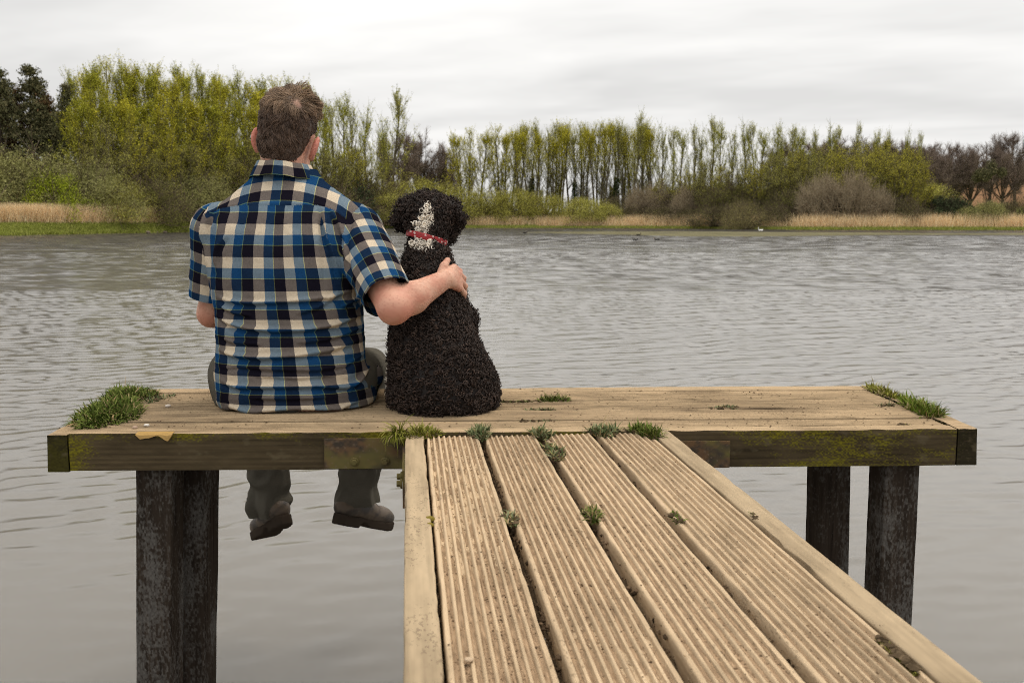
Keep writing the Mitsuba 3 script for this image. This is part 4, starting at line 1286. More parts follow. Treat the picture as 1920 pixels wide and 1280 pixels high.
angR = np.arctan2((v - SR) @ unit(np.cross(axR, [0, 1.0, 0])), (v - SR) @ unit(np.cross(axR, np.cross(axR, [0, 1.0, 0]))))
disp += 0.008 * (meshkit.fbm(np.stack([np.cos(angR) * 2.2, np.sin(angR) * 2.2, tR * 7], -1) + 4, 3, 21) - 0.5) * np.maximum(arm_r, arm_l)
v = v + n * disp[:, None]
v[:, 2] = np.maximum(v[:, 2], DECK + 0.003)
sharp_n = None

# seams
seamR = (v[:, 0] - at(676, 384, 2.62)[0]) * 1.0 + (v[:, 2] - at(676, 384, 2.62)[2]) * 0.0
lineR = np.array([at(676, 382, 2.6)[[0, 2]], at(652, 412, 2.6)[[0, 2]], at(646, 450, 2.6)[[0, 2]], at(654, 500, 2.6)[[0, 2]], at(668, 548, 2.6)[[0, 2]]])
lineL = np.array([at(386, 382, 2.6)[[0, 2]], at(376, 410, 2.6)[[0, 2]], at(372, 440, 2.6)[[0, 2]], at(384, 490, 2.6)[[0, 2]], at(399, 540, 2.6)[[0, 2]]])
seam_x_r = lambda z: np.interp(z, lineR[::-1, 1], lineR[::-1, 0])
seam_x_l = lambda z: np.interp(z, lineL[::-1, 1], lineL[::-1, 0])
on_r = (v[:, 0] - seam_x_r(v[:, 2])) * ((dR < 0.13) & (v[:, 2] > ER[2] - 0.12))
on_l = (seam_x_l(v[:, 2]) - v[:, 0]) * ((dL < 0.13) & (v[:, 2] > EL[2] - 0.12))
sx = bx - 520
yoke_row = 384 + np.where(sx < 0, 0.0023, 0.0060) * np.clip(np.abs(sx) - 60, 0, 999) ** 2
on_y = yoke_row - by
fv = f
fc = lambda q: q[fv].mean(1)
face_r, face_l = fc(on_r) > 0, fc(on_l) > 0
face_y = (fc(on_y) > 0) & ~face_r & ~face_l
# a raised double-stitched edge along the seams
nn = vnormals(v, f)
zone = lambda q: np.exp(-((q - 0.004) / 0.003) ** 2)
v = v + nn * (0.0022 * zone(on_y / 690))[:, None] * (~(on_r > 0) & ~(on_l > 0))[:, None]
nn = vnormals(v, f)

# cloth coordinates, in repeats of the check
ph = np.arctan2((v[:, 0] - rcx(np.clip(v[:, 2], rz[0], rz[-1]))) / 0.21, (rcy(np.clip(v[:, 2], rz[0], rz[-1])) - v[:, 1]) / 0.13)
ga = np.linspace(-np.pi, np.pi, 721)
arc = np.concatenate([[0], np.cumsum(np.hypot(0.205 * np.diff(np.sin(ga)), 0.13 * np.diff(np.cos(ga))))])
arc -= np.interp(0, ga, arc)
ra_here = ra(np.clip(v[:, 2], rz[0], rz[-1])) / 0.205
s_arc = np.interp(ph, ga, arc) * np.clip(ra_here, 0.9, 1.2)
cxz = rcx(np.clip(v[:, 2], rz[0], rz[-1]))
ref_col = np.interp(by, [380, 480, 560, 620, 730, 790], [482, 484, 489, 494, 503, 506])       # the cream stripe left of the spine
per = np.interp(by, [380, 560, 620, 790], [0.0870, 0.0885, 0.0925, 0.0945])
u_back = (s_arc + cxz - (ref_col - 960) / FPX * 2.53) / per
v_back = np.interp(by, [300, 368, 430, 492, 555, 606, 656, 710, 763, 816], [-2.1, -1, 0, 1, 2, 3, 4, 5, 6, 7])
u_yoke = (v[:, 0] - (497 - 960) / FPX * 2.57) / 0.0905
sag = 0.0026 * np.clip(np.abs(bx - 516) - 10, 0, 200) ** 2
v_yoke = (346 + sag - by) / 55.0
radR = np.array([0.078])
rfr = (unit(np.cross(axR, [0, 1.0, 0])), None)
e1 = unit(np.cross(axR, [0, 1.0, 0])); e2 = np.cross(axR, e1)
aR = np.arctan2((v - SR) @ e1, (v - SR) @ e2)
g1 = unit(np.cross(axL, [0, 1.0, 0])); g2 = np.cross(axL, g1)
aL = np.arctan2((v - SL) @ g1, (v - SL) @ g2)


def plaid(p, n, uv):
    """A check woven of cream, blue, navy and a thin lime thread in both directions."""
    def stripe(t):
        t = t - dr.floor(t + 0.165)                            # cream is centred on whole numbers
        c = mi.Color3f(0.50, 0.420, 0.315)
        c = dr.select(t > 0.165, mi.Color3f(0.009, 0.046, 0.125), c)
        c = dr.select(t > 0.462, mi.Color3f(0.27, 0.32, 0.09), c)
        return dr.select(t > 0.482, mi.Color3f(0.008, 0.007, 0.012), c)
    a, b = stripe(uv.x), stripe(uv.y)
    k = 0.5 + 0.10 * (noise(uv.x * 88.0, uv.y * 11.0) - 0.5) + 0.10 * (noise(uv.x * 11.0 + 40.0, uv.y * 88.0) - 0.5)
    c = 0.32 * (a * k + b * (1 - k)) + 0.68 * dr.sqrt(a * b)
    return c * (0.90 + 0.2 * noise(uv.x * 60.0, uv.y * 60.0))


scene['checked_cotton'] = diffuse(mikit.proc(plaid))


def cloth_part(key, faces, uu, vv, parent, point=None, normal=None):
    used = np.unique(faces)
    lut = np.full(len(v), -1)
    lut[used] = np.arange(len(used))
    m = (v[used], lut[faces])
    base = (parent + '__' if parent else '') + key
    k, i = base, 0
    while k in scene or k in labels:
        i += 1
        k = f'{base}_{i:03d}'
    path = meshkit.write_ply(trimesh.Trimesh(m[0], m[1], process=False), False, np.stack([uu[used], vv[used]], 1), None, normals=nn[used])
    scene[k] = {'type': 'ply', 'filename': path, 'face_normals': False, 'bsdf': {'type': 'ref', 'id': 'checked_cotton'}}
    return k


hemR, hemL = 0.86 * np.linalg.norm(ER - SR), 0.80 * np.linalg.norm(EL - SL)
# pull the rim of each sleeve onto the hem line, drop what lies beyond
keep = np.ones(len(f), bool)
for face, t, hem, ax in ((face_r, tR, hemR, axR), (face_l, tL, hemL, axL)):
    tv = t.copy()
    beyond = (tv[f] > hem).all(1) & face
    keep &= ~beyond
    edge = np.zeros(len(v), bool)
    edge[f[face & ~beyond].ravel()] = True
    edge &= tv > hem
    v[edge] -= ax * (tv[edge] - hem)[:, None]
SHIRT = cloth_part('shirt', f[keep & ~face_r & ~face_l & ~face_y], u_back, v_back, MAN)
cloth_part('yoke', f[keep & face_y], u_yoke, v_yoke, SHIRT)
cloth_part('sleeve', f[keep & face_r], aR * 0.078 / 0.080 + 0.40, (tR - 0.062) / 0.088, SHIRT)
cloth_part('sleeve', f[keep & face_l], aL * 0.070 / 0.084 + 0.05, (tL - 0.075) / 0.088, SHIRT)


# hems: a folded band round each sleeve end
def hem_band(S, ax, e1, e2, hem, r0, key):
    a = np.linspace(0, 2 * np.pi, 97)
    rr, tt = [], []
    for k, (dr_, dt) in enumerate([(-0.004, 0.001), (0.001, 0.002), (0.0022, -0.001), (0.0024, -0.016), (0.0005, -0.0175)]):
        rr.append(r0 + dr_); tt.append(hem + dt)
    V = np.stack([S + ax * t + (np.cos(a)[:, None] * e2 + np.sin(a)[:, None] * e1) * r for r, t in zip(rr, tt)], 0)
    return V


# the collar: a stand round the neck and a leaf folded down over it
cc = at(534, 322, 2.705)
th = np.linspace(math.radians(-58), math.radians(238), 120)              # open at the throat; 90 degrees is the nape
tt = (th - math.pi / 2) / math.radians(148)
cs, sn = np.cos(th), -np.sin(th)
wv = 0.0016 * np.sin(th * 5) + 0.001 * np.sin(th * 11)
lev = [(0.071, 0.066, 0.010, 0), (0.0715, 0.0665, 0.024, 0), (0.0735, 0.068, 0.0275, 0), (0.0765, 0.071, 0.0265, 0), (0.083, 0.076, 0.014, .3), (0.089, 0.082, 0.001, .6), (0.0955, 0.088, -0.0125, 1), (0.0945, 0.087, -0.0135, 1), (0.086, 0.079, -0.001, .6)]
rows_ = []
for a_, b_, h_, k_ in lev:
    drop = -0.020 * np.abs(tt) ** 1.6 * (0.5 + k_)
    flare = 1 + 0.16 * k_ * np.abs(tt) ** 1.5
    rows_.append(np.stack([cc[0] + a_ * flare * cs + wv * k_, cc[1] + (b_ + wv * k_) * sn * (1 + 0.05 * k_), cc[2] + h_ + drop + wv * 0.5 + 0 * th - 0.010 * cs * 0.6], 1))
CV = np.stack(rows_, 0)
m, k = CV.shape[:2]
i = (np.arange(m - 1)[:, None] * k + np.arange(k - 1)).ravel()
cf = np.stack([i, i + 1, i + k + 1, i + k], 1)
cu = np.tile((th - math.pi / 2) * 0.085 / 0.088 + 0.32, m)
cvv = np.repeat(np.array([0.9, .75, .70, .66, .50, .32, .12, .12, .3]) + 0.35, k)
path = meshkit.write_ply(trimesh.Trimesh(CV.reshape(-1, 3), tri(cf), process=False), True, np.stack([cu, cvv], 1), None)
scene[SHIRT + '__collar'] = {'type': 'ply', 'filename': path, 'face_normals': False, 'bsdf': {'type': 'ref', 'id': 'checked_cotton'}}

# --- the body: head, neck, arms and hands above all; torso and legs under the clothes
HO = at(537, 267, 2.745)
HEADR = rot([0, 1, 0], 9) @ rot([0, 0, 1], -8) @ rot([1, 0, 0], -8)      # leans to the right, turned a little to the right, tipped forward
hx, hy, hz = HEADR[:, 0], HEADR[:, 1], HEADR[:, 2]
hl = lambda x, y, z: HO + hx * x + hy * y + hz * z
SKC, SKR = (0, -0.006, 0.044), (0.075, 0.099, 0.096)


def fingers(knuckles, tips, bends, r):
    out = []
    for kn, tp, bd in zip(knuckles, tips, bends):
        mid = kn * 0.55 + tp * 0.45 + bd
        m2 = kn * 0.22 + tp * 0.78 + bd * 0.75
        out += [(kn, mid, r * 1.05, r), (mid, m2, r, r * 0.92), (m2, tp, r * 0.92, r * 0.78)]
    return out


KN = [at(852, 501, 2.640), at(860, 513, 2.652), at(864, 527, 2.655), at(863, 541, 2.645)]
TP = [KN[0] + [0.004, 0.082, -0.030], KN[1] + [0.002, 0.088, -0.034], KN[2] + [-0.001, 0.080, -0.037], KN[3] + [-0.002, 0.058, -0.036]]
HAND = fingers(KN, TP, [np.array([0.010, 0, 0.0])] * 4, 0.0088)
HAND += [(at(828, 512, 2.60), at(832, 499, 2.612), 0.0140, 0.0115), (at(832, 499, 2.612), at(839, 488, 2.632), 0.0112, 0.0085)]
PALM = [(WR, KN[i] * 0.9 + WR * 0.1, 0.019, 0.0125) for i in range(4)]
LKN = [WL + [0.045, 0.055, -0.004], WL + [0.025, 0.068, -0.004], WL + [0.004, 0.070, -0.006], WL + [-0.016, 0.062, -0.010]]
LTP = [LKN[0] + [0.03, 0.060, -0.028], LKN[1] + [0.022, 0.072, -0.032], LKN[2] + [0.012, 0.068, -0.034], LKN[3] + [0.0, 0.052, -0.030]]
LHAND = fingers(LKN, LTP, [np.array([0, 0, 0.010])] * 4, 0.0088) + [(WL + [0.02, 0.012, 0], WL + [0.055, 0.03, -0.01], 0.013, 0.011), (WL + [0.055, 0.03, -0.01], WL + [0.078, 0.055, -0.02], 0.011, 0.0085)]
LPALM = [(WL, q * 0.9 + WL * 0.1, 0.019, 0.0125) for q in LKN]


def head_f(p):
    q = (p - HO) @ HEADR
    d = ellipsoid(q, SKC, SKR)
    d = smin(d, ellipsoid(q, (0, 0.030, -0.045), (0.062, 0.078, 0.075)), 0.03)
    d = smin(d, ellipsoid(q, (0, 0.082, -0.100), (0.026, 0.022, 0.020)), 0.02)
    d = smin(d, cone(q, (0, 0.100, 0.022), (0, 0.119, -0.022), 0.008, 0.014), 0.012)
    d = smin(d, ellipsoid(q, (0, 0.099, -0.056), (0.024, 0.010, 0.009)), 0.008)
    d = smin(d, ellipsoid(q, (0, 0.090, 0.046), (0.050, 0.014, 0.010)), 0.015)
    for s in (-1, 1):
        d = -smin(-d, ellipsoid(q, (s * 0.032, 0.104, 0.026), (0.016, 0.012, 0.010)), 0.006)
        E = rot([0, 0, 1], s * 24) @ rot([0, 1, 0], s * 8)
        ear = ellipsoid(q, (s * 0.088, -0.004, -0.004), (0.0095, 0.021, 0.034), E)
        cup = ellipsoid(q, (s * 0.097, 0.006, 0.000), (0.008, 0.013, 0.022), E)
        d = smin(d, np.maximum(ear, -cup), 0.007)
        d = smin(d, ellipsoid(q, (s * 0.083, 0.000, -0.033), (0.007, 0.010, 0.011)), 0.006)
    return d


def arm_f(p):
    d = cone(p, SR, ER, 0.056, 0.040)
    d = smin(d, cone(p, ER, ER + (WR - ER) * 0.35, 0.039, 0.042), 0.02)
    d = smin(d, cone(p, ER + (WR - ER) * 0.35, WR, 0.042, 0.026), 0.015)
    for a, b, r1, r2 in PALM:
        d = smin(d, cone(p, a, b, r1, r2), 0.010)
    for a, b, r1, r2 in HAND:
        d = smin(d, cone(p, a, b, r1, r2), 0.0035)
    return d


def larm_f(p):
    d = cone(p, SL, EL, 0.052, 0.036)
    d = smin(d, cone(p, EL, WL, 0.037, 0.026), 0.02)
    for a, b, r1, r2 in LPALM:
        d = smin(d, cone(p, a, b, r1, r2), 0.010)
    for a, b, r1, r2 in LHAND:
        d = smin(d, cone(p, a, b, r1, r2), 0.0035)
    return d


def body_f(p):
    d = torso(p, 0.030)
    d = smin(d, cone(p, hl(0, -0.030, -0.02), at(535, 348, 2.715), 0.064, 0.052), 0.02)
    d = smin(d, head_f(p), 0.02)
    d = smin(d, arm_f(p), 0.02)
    d = smin(d, larm_f(p), 0.02)
    return smin(d, legs(p, 0.028), 0.03)


def skin(p, n, uv):
    k = fbm(p.x * 26, p.y * 26, p.z * 26, 4)
    c = mix((0.50, 0.290, 0.205), (0.42, 0.188, 0.128), smoothstep(0.28, 0.72, k))
    fr = smoothstep(0.66, 0.76, noise(p.x * 210, p.y * 210, p.z * 210))
    c = mix(c, (0.36, 0.16, 0.10), 0.5 * fr)
    ear = smoothstep(0.010, 0.0, dr.abs(dr.abs((p.x - HO[0]) * hx[0] + (p.y - HO[1]) * hx[1] + (p.z - HO[2]) * hx[2]) - 0.094) - 0.006)
    zone = ear * smoothstep(-0.06, -0.03, (p.z - HO[2])) 
    c = mix(c, (0.50, 0.15, 0.11), 0.7 * zone)
    el = dr.sqrt(dr.square(p.x - ER[0]) + dr.square(p.y - ER[1]) + dr.square(p.z - ER[2]))
    c = mix(c, (0.48, 0.20, 0.14), 0.45 * smoothstep(0.09, 0.04, el) * (0.4 + k))
    return c


scene['skin'] = {'type': 'bumpmap', 'scale': 0.0009, 'tex': mikit.proc(lambda p, n, uv: fbm(p.x * 150, p.y * 150, p.z * 150, 3) + 1.5 * fbm(p.x * 45, p.y * 45, p.z * 45, 2), 0.001),
                 'bsdf': {'type': 'principled', 'base_color': mikit.proc(skin), 'roughness': 0.55, 'specular': 0.3}}
v1, f1 = surface(body_f, [-1.03, 2.34, 0.45], [-0.08, 3.17, 1.83], 0.0046, 2)
# knit the finer parts: head and right hand again at a finer step, taken over where they are seen
add('body', (v1, f1), 'skin', True, MAN)
for s in (-1, 1):
    ball = trimesh.creation.icosphere(2, 0.0122)
    ball.apply_translation(hl(s * 0.032, 0.0915, 0.026))
    d = (np.array(ball.vertices) - hl(s * 0.032, 0.0915, 0.026)) @ hy
    col = np.where((d > 0.0112)[:, None], [0.02, 0.02, 0.02], np.where((d > 0.0098)[:, None], [0.12, 0.16, 0.2], [0.7, 0.68, 0.64]))
    add('eye', ball, 'vertex_coloured', True, MAN, color=col)

# --- hair: a close cap and some thousands of locks combed from the crown
rngh = np.random.default_rng(9)
WHORL = unit(np.array([0.52, -0.66, 0.58]))


def hairline(q):
    """Above 0 where hair grows, for points in the head's own axes."""
    line = np.interp(q[:, 1], [-0.10, -0.06, -0.028, -0.010, 0.020, 0.045, 0.075, 0.1], [-0.074, -0.064, -0.026, 0.030, 0.036, 0.052, 0.085, 0.104])
    return q[:, 2] - line


BL = (v1 - HO) @ HEADR                                                   # the body's surface in the head's axes
BN = vnormals(v1, f1) @ HEADR
scalp = (hairline(BL) > 0) & (BL[:, 2] > -0.10) & (np.abs(BL[:, 0]) < 0.0835) & (BL[:, 1] < 0.11)
bt = tri(f1)
capf = bt[(scalp & (hairline(BL) > 0.026))[bt].all(1)]
hv = v1 + (BN @ HEADR.T) * 0.0035
sph = unit((BL - SKC) / np.array(SKR))
bald = np.exp(-(np.linalg.norm(sph - WHORL, axis=1) / 0.17) ** 2)
capc = np.array([0.060, 0.039, 0.028]) * (1 - bald[:, None]) + np.array([0.26, 0.14, 0.095]) * bald[:, None]
hair = MB()
used = np.unique(capf)
lut = np.full(len(hv), -1); lut[used] = np.arange(len(used))
hair.put(hv[used], lut[capf], capc[used])
N = 20000
sf = bt[scalp[bt].all(1)]
ar = np.linalg.norm(np.cross(v1[sf[:, 1]] - v1[sf[:, 0]], v1[sf[:, 2]] - v1[sf[:, 0]]), axis=1)
pick = rngh.choice(len(sf), N, p=ar / ar.sum())
w2 = rngh.random((N, 2))
w2 = np.where(w2.sum(1, keepdims=True) > 1, 1 - w2, w2)
t3 = BL[sf[pick]]
root = t3[:, 0] + w2[:, :1] * (t3[:, 1] - t3[:, 0]) + w2[:, 1:] * (t3[:, 2] - t3[:, 0])
nrm = unit(BN[sf[pick]].mean(1))
d = unit((root - SKC) / np.array(SKR))
m = (hairline(root) > 0.012 * rngh.random(N) ** 2) & (rngh.random(N) > 0.80 * np.exp(-(np.linalg.norm((d - WHORL) * [0.8, 1, 1], axis=1) / 0.17) ** 2))
d, root, nrm = d[m], root[m], nrm[m]
N = len(d)
away = d - WHORL
away = unit(away - nrm * (away * nrm).sum(1, keepdims=True))
down = np.array([0, 0, -1.0]) - nrm * (-nrm[:, 2:3])
tw = np.cross(nrm, away)
jit = meshkit.fbm(d * 5.5 + 3, 3, 3)[:, None] - 0.5
jit2 = meshkit.fbm(d * 9 + 30, 2, 5)[:, None] - 0.5
# locks: strands near one another share a swing and close up towards one tip
NCL = 620
cd = unit(rngh.normal(size=(NCL, 3)))
from scipy.spatial import cKDTree
own = cKDTree(cd).query(d + 0.05 * rngh.normal(size=d.shape))[1]
swing, crank = rngh.normal(size=(NCL, 1))[own], rngh.random((NCL, 1))[own]
near = np.exp(-(np.linalg.norm(d - WHORL, axis=1, keepdims=True) / 0.45) ** 2)
flow = unit(away * (0.25 + 0.75 * near) + (1.25 - 0.9 * near) * unit(down + 1e-6) + tw * (0.55 + 2.2 * jit + 0.95 * swing) + 0.12 * rngh.normal(size=(N, 3)))
topness = np.clip((nrm[:, 2] - 0.35) / 0.5, 0, 1)[:, None]
fwd = np.array([0, 1.0, 0.25])
flow = unit(flow * (1 - 0.45 * topness) + 0.55 * topness * fwd)
L = (0.022 + 0.014 * rngh.random((N, 1)) + 0.020 * topness * (0.5 + rngh.random((N, 1)))) * np.clip(0.20 + hairline(root)[:, None] / 0.085, 0.20, 1)
side = np.clip((np.abs(nrm[:, :1]) - 0.55) / 0.35, 0, 1) * np.clip((0.75 - nrm[:, 2:3]) / 0.4, 0, 1)
L = L * (1 - 0.35 * side) * (0.86 + 0.14 * topness)
lift = (0.05 + 0.40 * topness + 0.5 * jit2 + 0.12 * rngh.normal(size=(N, 1))) * (1 - 0.6 * side) * (0.55 + 0.45 * topness)
L = np.minimum(L * (0.75 + 0.5 * crank), 0.046)
lift = np.clip(lift + 0.25 * (crank - 0.5), -0.1, 0.75)
p0 = root
p1 = root + L * 0.45 * (flow * 0.9 + nrm * (0.38 + lift * 0.5))
p2 = root + L * 0.80 * flow + nrm * L * (0.20 + lift * 0.6)
p3 = root + L * 1.10 * flow + nrm * L * (0.05 + lift * 0.5) + tw * L * 0.25 * jit
paths = np.stack([p0, p1, p2, p3], 1)
tipc = np.zeros((NCL, 2, 3)); num = np.zeros((NCL, 1, 1))
np.add.at(tipc, own, paths[:, 2:]); np.add.at(num, own, 1)
tipc = (tipc / np.maximum(num, 1))[own]
paths[:, 2:] += (tipc - paths[:, 2:]) * np.array([0.35, 0.62])[None, :, None]
paths = HO + paths[..., :1] * hx + paths[..., 1:2] * hy + paths[..., 2:] * hz
hvv, hff = tubes(paths, np.linspace(1, 0.35, 4)[None] * (0.00082 + 0.00048 * rngh.random((N, 1))), 3)
tone = (0.55 + 0.8 * meshkit.fbm(d * 9, 3, 12) + 0.35 * rngh.normal(size=N).clip(-1, 1))[:, None]
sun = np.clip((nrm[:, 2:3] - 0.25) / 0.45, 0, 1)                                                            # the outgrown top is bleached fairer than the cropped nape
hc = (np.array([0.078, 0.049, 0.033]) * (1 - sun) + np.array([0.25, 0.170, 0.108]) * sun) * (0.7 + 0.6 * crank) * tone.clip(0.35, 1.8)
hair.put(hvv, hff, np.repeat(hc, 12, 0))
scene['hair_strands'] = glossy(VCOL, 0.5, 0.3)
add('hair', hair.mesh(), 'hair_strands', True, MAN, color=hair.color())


# --- shoes: toes splayed outward and hanging
def shoe(ankle, toe, key_label, mirror):
    ax = unit(toe)
    up = unit(np.array([0, 0, 1.0]) - ax * ax[2])
    sd = np.cross(ax, up)
    M = np.stack([ax, sd, up], 1)
    o = ankle - M @ np.array([0.045, 0, 0.105])

    def upper(p):
        q = (p - o) @ M
        d = cone(q, (0.034, 0, 0.046), (0.06, 0, 0.10), 0.033, 0.033)
        d = smin(d, cone(q, (0.035, 0, 0.045), (0.13, 0.004, 0.045), 0.036, 0.040), 0.03)
        d = smin(d, ellipsoid(q, (0.20, 0.004, 0.036), (0.078, 0.047, 0.036)), 0.035)
        return np.maximum(d, 0.016 - q[:, 2])
    lo, hi = o + M @ np.array([0.13, 0, 0.06]) - 0.22, o + M @ np.array([0.13, 0, 0.06]) + 0.22
    v, f = surface(upper, lo, hi, 0.006, 2)
    n = vnormals(v, f)
    v = v + n * (0.0030 * (meshkit.fbm(v * 45, 3, 5) - 0.5))[:, None]
    k = add('shoe', (v, f), 'shoe_leather', True, MAN)

    def sole(p):
        q = (p - o) @ M
        xs = q[:, 0]
        half = np.interp(xs, [-0.006, 0.01, 0.05, 0.11, 0.17, 0.22, 0.26, 0.285], [0.014, 0.030, 0.036, 0.033, 0.045, 0.047, 0.036, 0.010])
        bottom = np.where(xs < 0.078, -0.016, np.where(xs < 0.095, -0.016 + (xs - 0.078) / 0.017 * 0.020, 0.004))
        bottom = np.where(xs > 0.115, 0.004 - 0.014 * np.clip((xs - 0.115) / 0.02, 0, 1), bottom)
        bottom = bottom + 0.022 * np.clip((xs - 0.22) / 0.07, 0, 1) ** 2
        return np.maximum.reduce([np.abs(q[:, 1] - 0.003) - half, bottom - q[:, 2], q[:, 2] - 0.020 - 0.006 * np.clip((xs - 0.2) / 0.08, 0, 1), -0.006 - xs, xs - 0.287])
    v, f = surface(sole, lo, hi, 0.0055, 1)
    add('sole', (v, f), 'shoe_rubber', 40, k)
    # a welt seam and lace stubs round the ankle
    a = np.linspace(0, 2 * np.pi, 40)
    half = 0.044
    ringp = o + (np.stack([0.060 + 0.046 * np.cos(a), 0.043 * np.sin(a), 0.112 + 0.006 * np.cos(a)], 1)) @ M.T
    vv, ff = tubes(ringp[None], np.full((1, 40), 0.006), 6)
    add('ankle_rim', (vv, ff), 'shoe_leather', True, k)


def leather(p, n, uv):
    k = fbm(p.x * 30, p.y * 30, p.z * 30, 4)
    return mix((0.085, 0.062, 0.043), (0.034, 0.026, 0.020), smoothstep(0.35, 0.65, k))


scene['shoe_leather'] = glossy(mikit.proc(leather), 0.55, 0.35)
scene['shoe_rubber'] = diffuse((0.040, 0.031, 0.024))
shoe(at(512, 925, 3.095), (-0.52, 0.72, -0.48), 'left', -1)
shoe(at(661, 918, 3.095), (0.50, 0.76, -0.36), 'right', 1)
# ---------------------------------------------------------------- the dog
DOG = 'dog'
tag(DOG, 'sitting black curly-haired dog with a white blaze on its nape and a red collar', 'dog')
DR = [(789, 762, 912, 2.590, 0.095), (770, 750, 921, 2.595, 0.125), (745, 742, 924, 2.60, 0.140), (720, 738, 920, 2.605, 0.142), (680, 735, 910, 2.615, 0.138), (640, 735, 894, 2.63, 0.128),
      (600, 738, 874, 2.65, 0.114), (560, 744, 861, 2.675, 0.106), (520, 750, 851, 2.70, 0.100), (490, 759, 842, 2.72, 0.088), (465, 768, 836, 2.735, 0.072), (445, 771, 834, 2.745, 0.063), (425, 771, 836, 2.755, 0.060)]
dz, dcx, dcy, da, db = [], [], [], [], []
for py, l, r, y, b in DR:
    L, R = at(l, py, y), at(r, py, y)
    dz.append((L[2] + R[2]) / 2); dcx.append((L[0] + R[0]) / 2); dcy.append(y); da.append((R[0] - L[0]) / 2); db.append(b)
o = np.argsort(dz)
dz = np.array(dz)[o]
dcx, dcy, da, db = [PCH(dz, np.array(q)[o]) for q in (dcx, dcy, da, db)]
DH = at(803, 404, 2.785)
MUZ = unit(np.array([0.22, 0.95, -0.16]))


def dog_f(p):
    z = np.clip(p[:, 2], dz[0], dz[-1])
    x, y = np.abs(p[:, 0] - dcx(z)) / da(z), np.abs(p[:, 1] - dcy(z)) / db(z)
    k = (x ** 2.3 + y ** 2.3) ** (1 / 2.3)
    d = (k - 1) * np.minimum(da(z), db(z))
    over = np.maximum(p[:, 2] - dz[-1], dz[0] - p[:, 2])
    d = np.where(over > 0, np.hypot(np.maximum(d, 0), over), d)
    d = smin(d, ellipsoid(p, DH, (0.071, 0.085, 0.066)), 0.03)
    d = smin(d, cone(p, DH + MUZ * 0.05 + [0, 0, -0.02], DH + MUZ * 0.165 + [0, 0, -0.025], 0.046, 0.034), 0.03)
    d = smin(d, ellipsoid(p, at(772, 398, 2.78), (0.034, 0.030, 0.026)), 0.02)
    d = smin(d, cone(p, at(762, 385, 2.785), at(747, 411, 2.785), 0.021, 0.016), 0.012)
    d = smin(d, cone(p, at(747, 411, 2.785), at(755, 432, 2.785), 0.016, 0.008), 0.008)
    d = smin(d, ellipsoid(p, at(839, 400, 2.78), (0.034, 0.030, 0.026)), 0.02)
    d = smin(d, cone(p, at(845, 387, 2.785), at(862, 411, 2.785), 0.021, 0.016), 0.012)
    d = smin(d, cone(p, at(862, 411, 2.785), at(850, 438, 2.785), 0.016, 0.008), 0.008)
    d = smin(d, ellipsoid(p, at(772, 738, 2.68), (0.060, 0.150, 0.105)), 0.03)
    d = smin(d, ellipsoid(p, at(893, 738, 2.68), (0.058, 0.150, 0.105)), 0.03)
    d = smin(d, ellipsoid(p, np.array([dcx(1.15), 2.74, 1.18]), (0.085, 0.085, 0.16)), 0.05)
    for s, px in ((-1, 775), (1, 862)):
        sh, ft = at(px, 600, 2.80), at(px + 4 * s, 760, 2.87)
        ft[2] = DECK + 0.03
        d = smin(d, cone(p, sh, ft, 0.048, 0.030), 0.03)
        d = smin(d, ellipsoid(p, ft + [0, 0.025, -0.003], (0.032, 0.045, 0.027)), 0.015)
        hp = at(752 if s < 0 else 910, 770, 2.78)
        hp[2] = DECK + 0.027
        d = smin(d, ellipsoid(p, hp + [0.0, 0.04, 0], (0.033, 0.075, 0.027)), 0.02)
    d = smin(d, cone(p, at(840, 770, 2.62) * [1, 1, 0] + [0, -0.09, DECK + 0.03], at(905, 770, 2.55) * [1, 1, 0] + [0, 0.02, DECK + 0.026], 0.024, 0.018), 0.03)
    return np.maximum(d, DECK + 0.004 - p[:, 2])


DV, DF = surface(dog_f, [-0.42, 2.38, 0.94], [0.06, 3.02, 1.62], 0.006, 2)
dn = vnormals(DV, DF)


def dog_px(p):
    return 960 + FPX * p[:, 0] / p[:, 1] / math.cos(PITCH) * 1.0, None


# places of the white hair, as balls (centre, radius)
WHITE = [(at(799, 381, 2.70), 0.006), (at(801, 389, 2.69), 0.007), (at(799, 398, 2.69), 0.011), (at(799, 407, 2.69), 0.015), (at(796, 416, 2.69), 0.017), (at(791, 424, 2.69), 0.016), (at(784, 431, 2.70), 0.014),
         (at(783, 453, 2.68), 0.011), (at(794, 453, 2.67), 0.013), (at(804, 454, 2.67), 0.010), (at(774, 454, 2.69), 0.008),
         (at(731, 655, 2.66), 0.024), (at(729, 690, 2.66), 0.028), (at(732, 720, 2.68), 0.024), (at(735, 750, 2.72), 0.022), (at(740, 768, 2.76), 0.030)]


def whiteness(p):
    w = np.zeros(len(p))
    for c, r in WHITE:
        w = np.maximum(w, np.clip(1.75 - np.linalg.norm((p - c) * [1, 0.5, 1], axis=1) / r, 0, 1))
    return w


NECK = at(800, 447, 2.742)
NAX = unit(np.array([0.26, 0.10, 1.0]))
neck_h = lambda p: (p - NECK) @ NAX
bodyc = np.array([0.010, 0.007, 0.006]) * (1 - whiteness(DV)[:, None] * 0.9) + np.array([0.30, 0.27, 0.23]) * whiteness(DV)[:, None] * 0.9
scene['dog_coat'] = glossy(VCOL, 0.55, 0.22)
add('body', (DV, DF), 'dog_coat', True, DOG, color=bodyc)

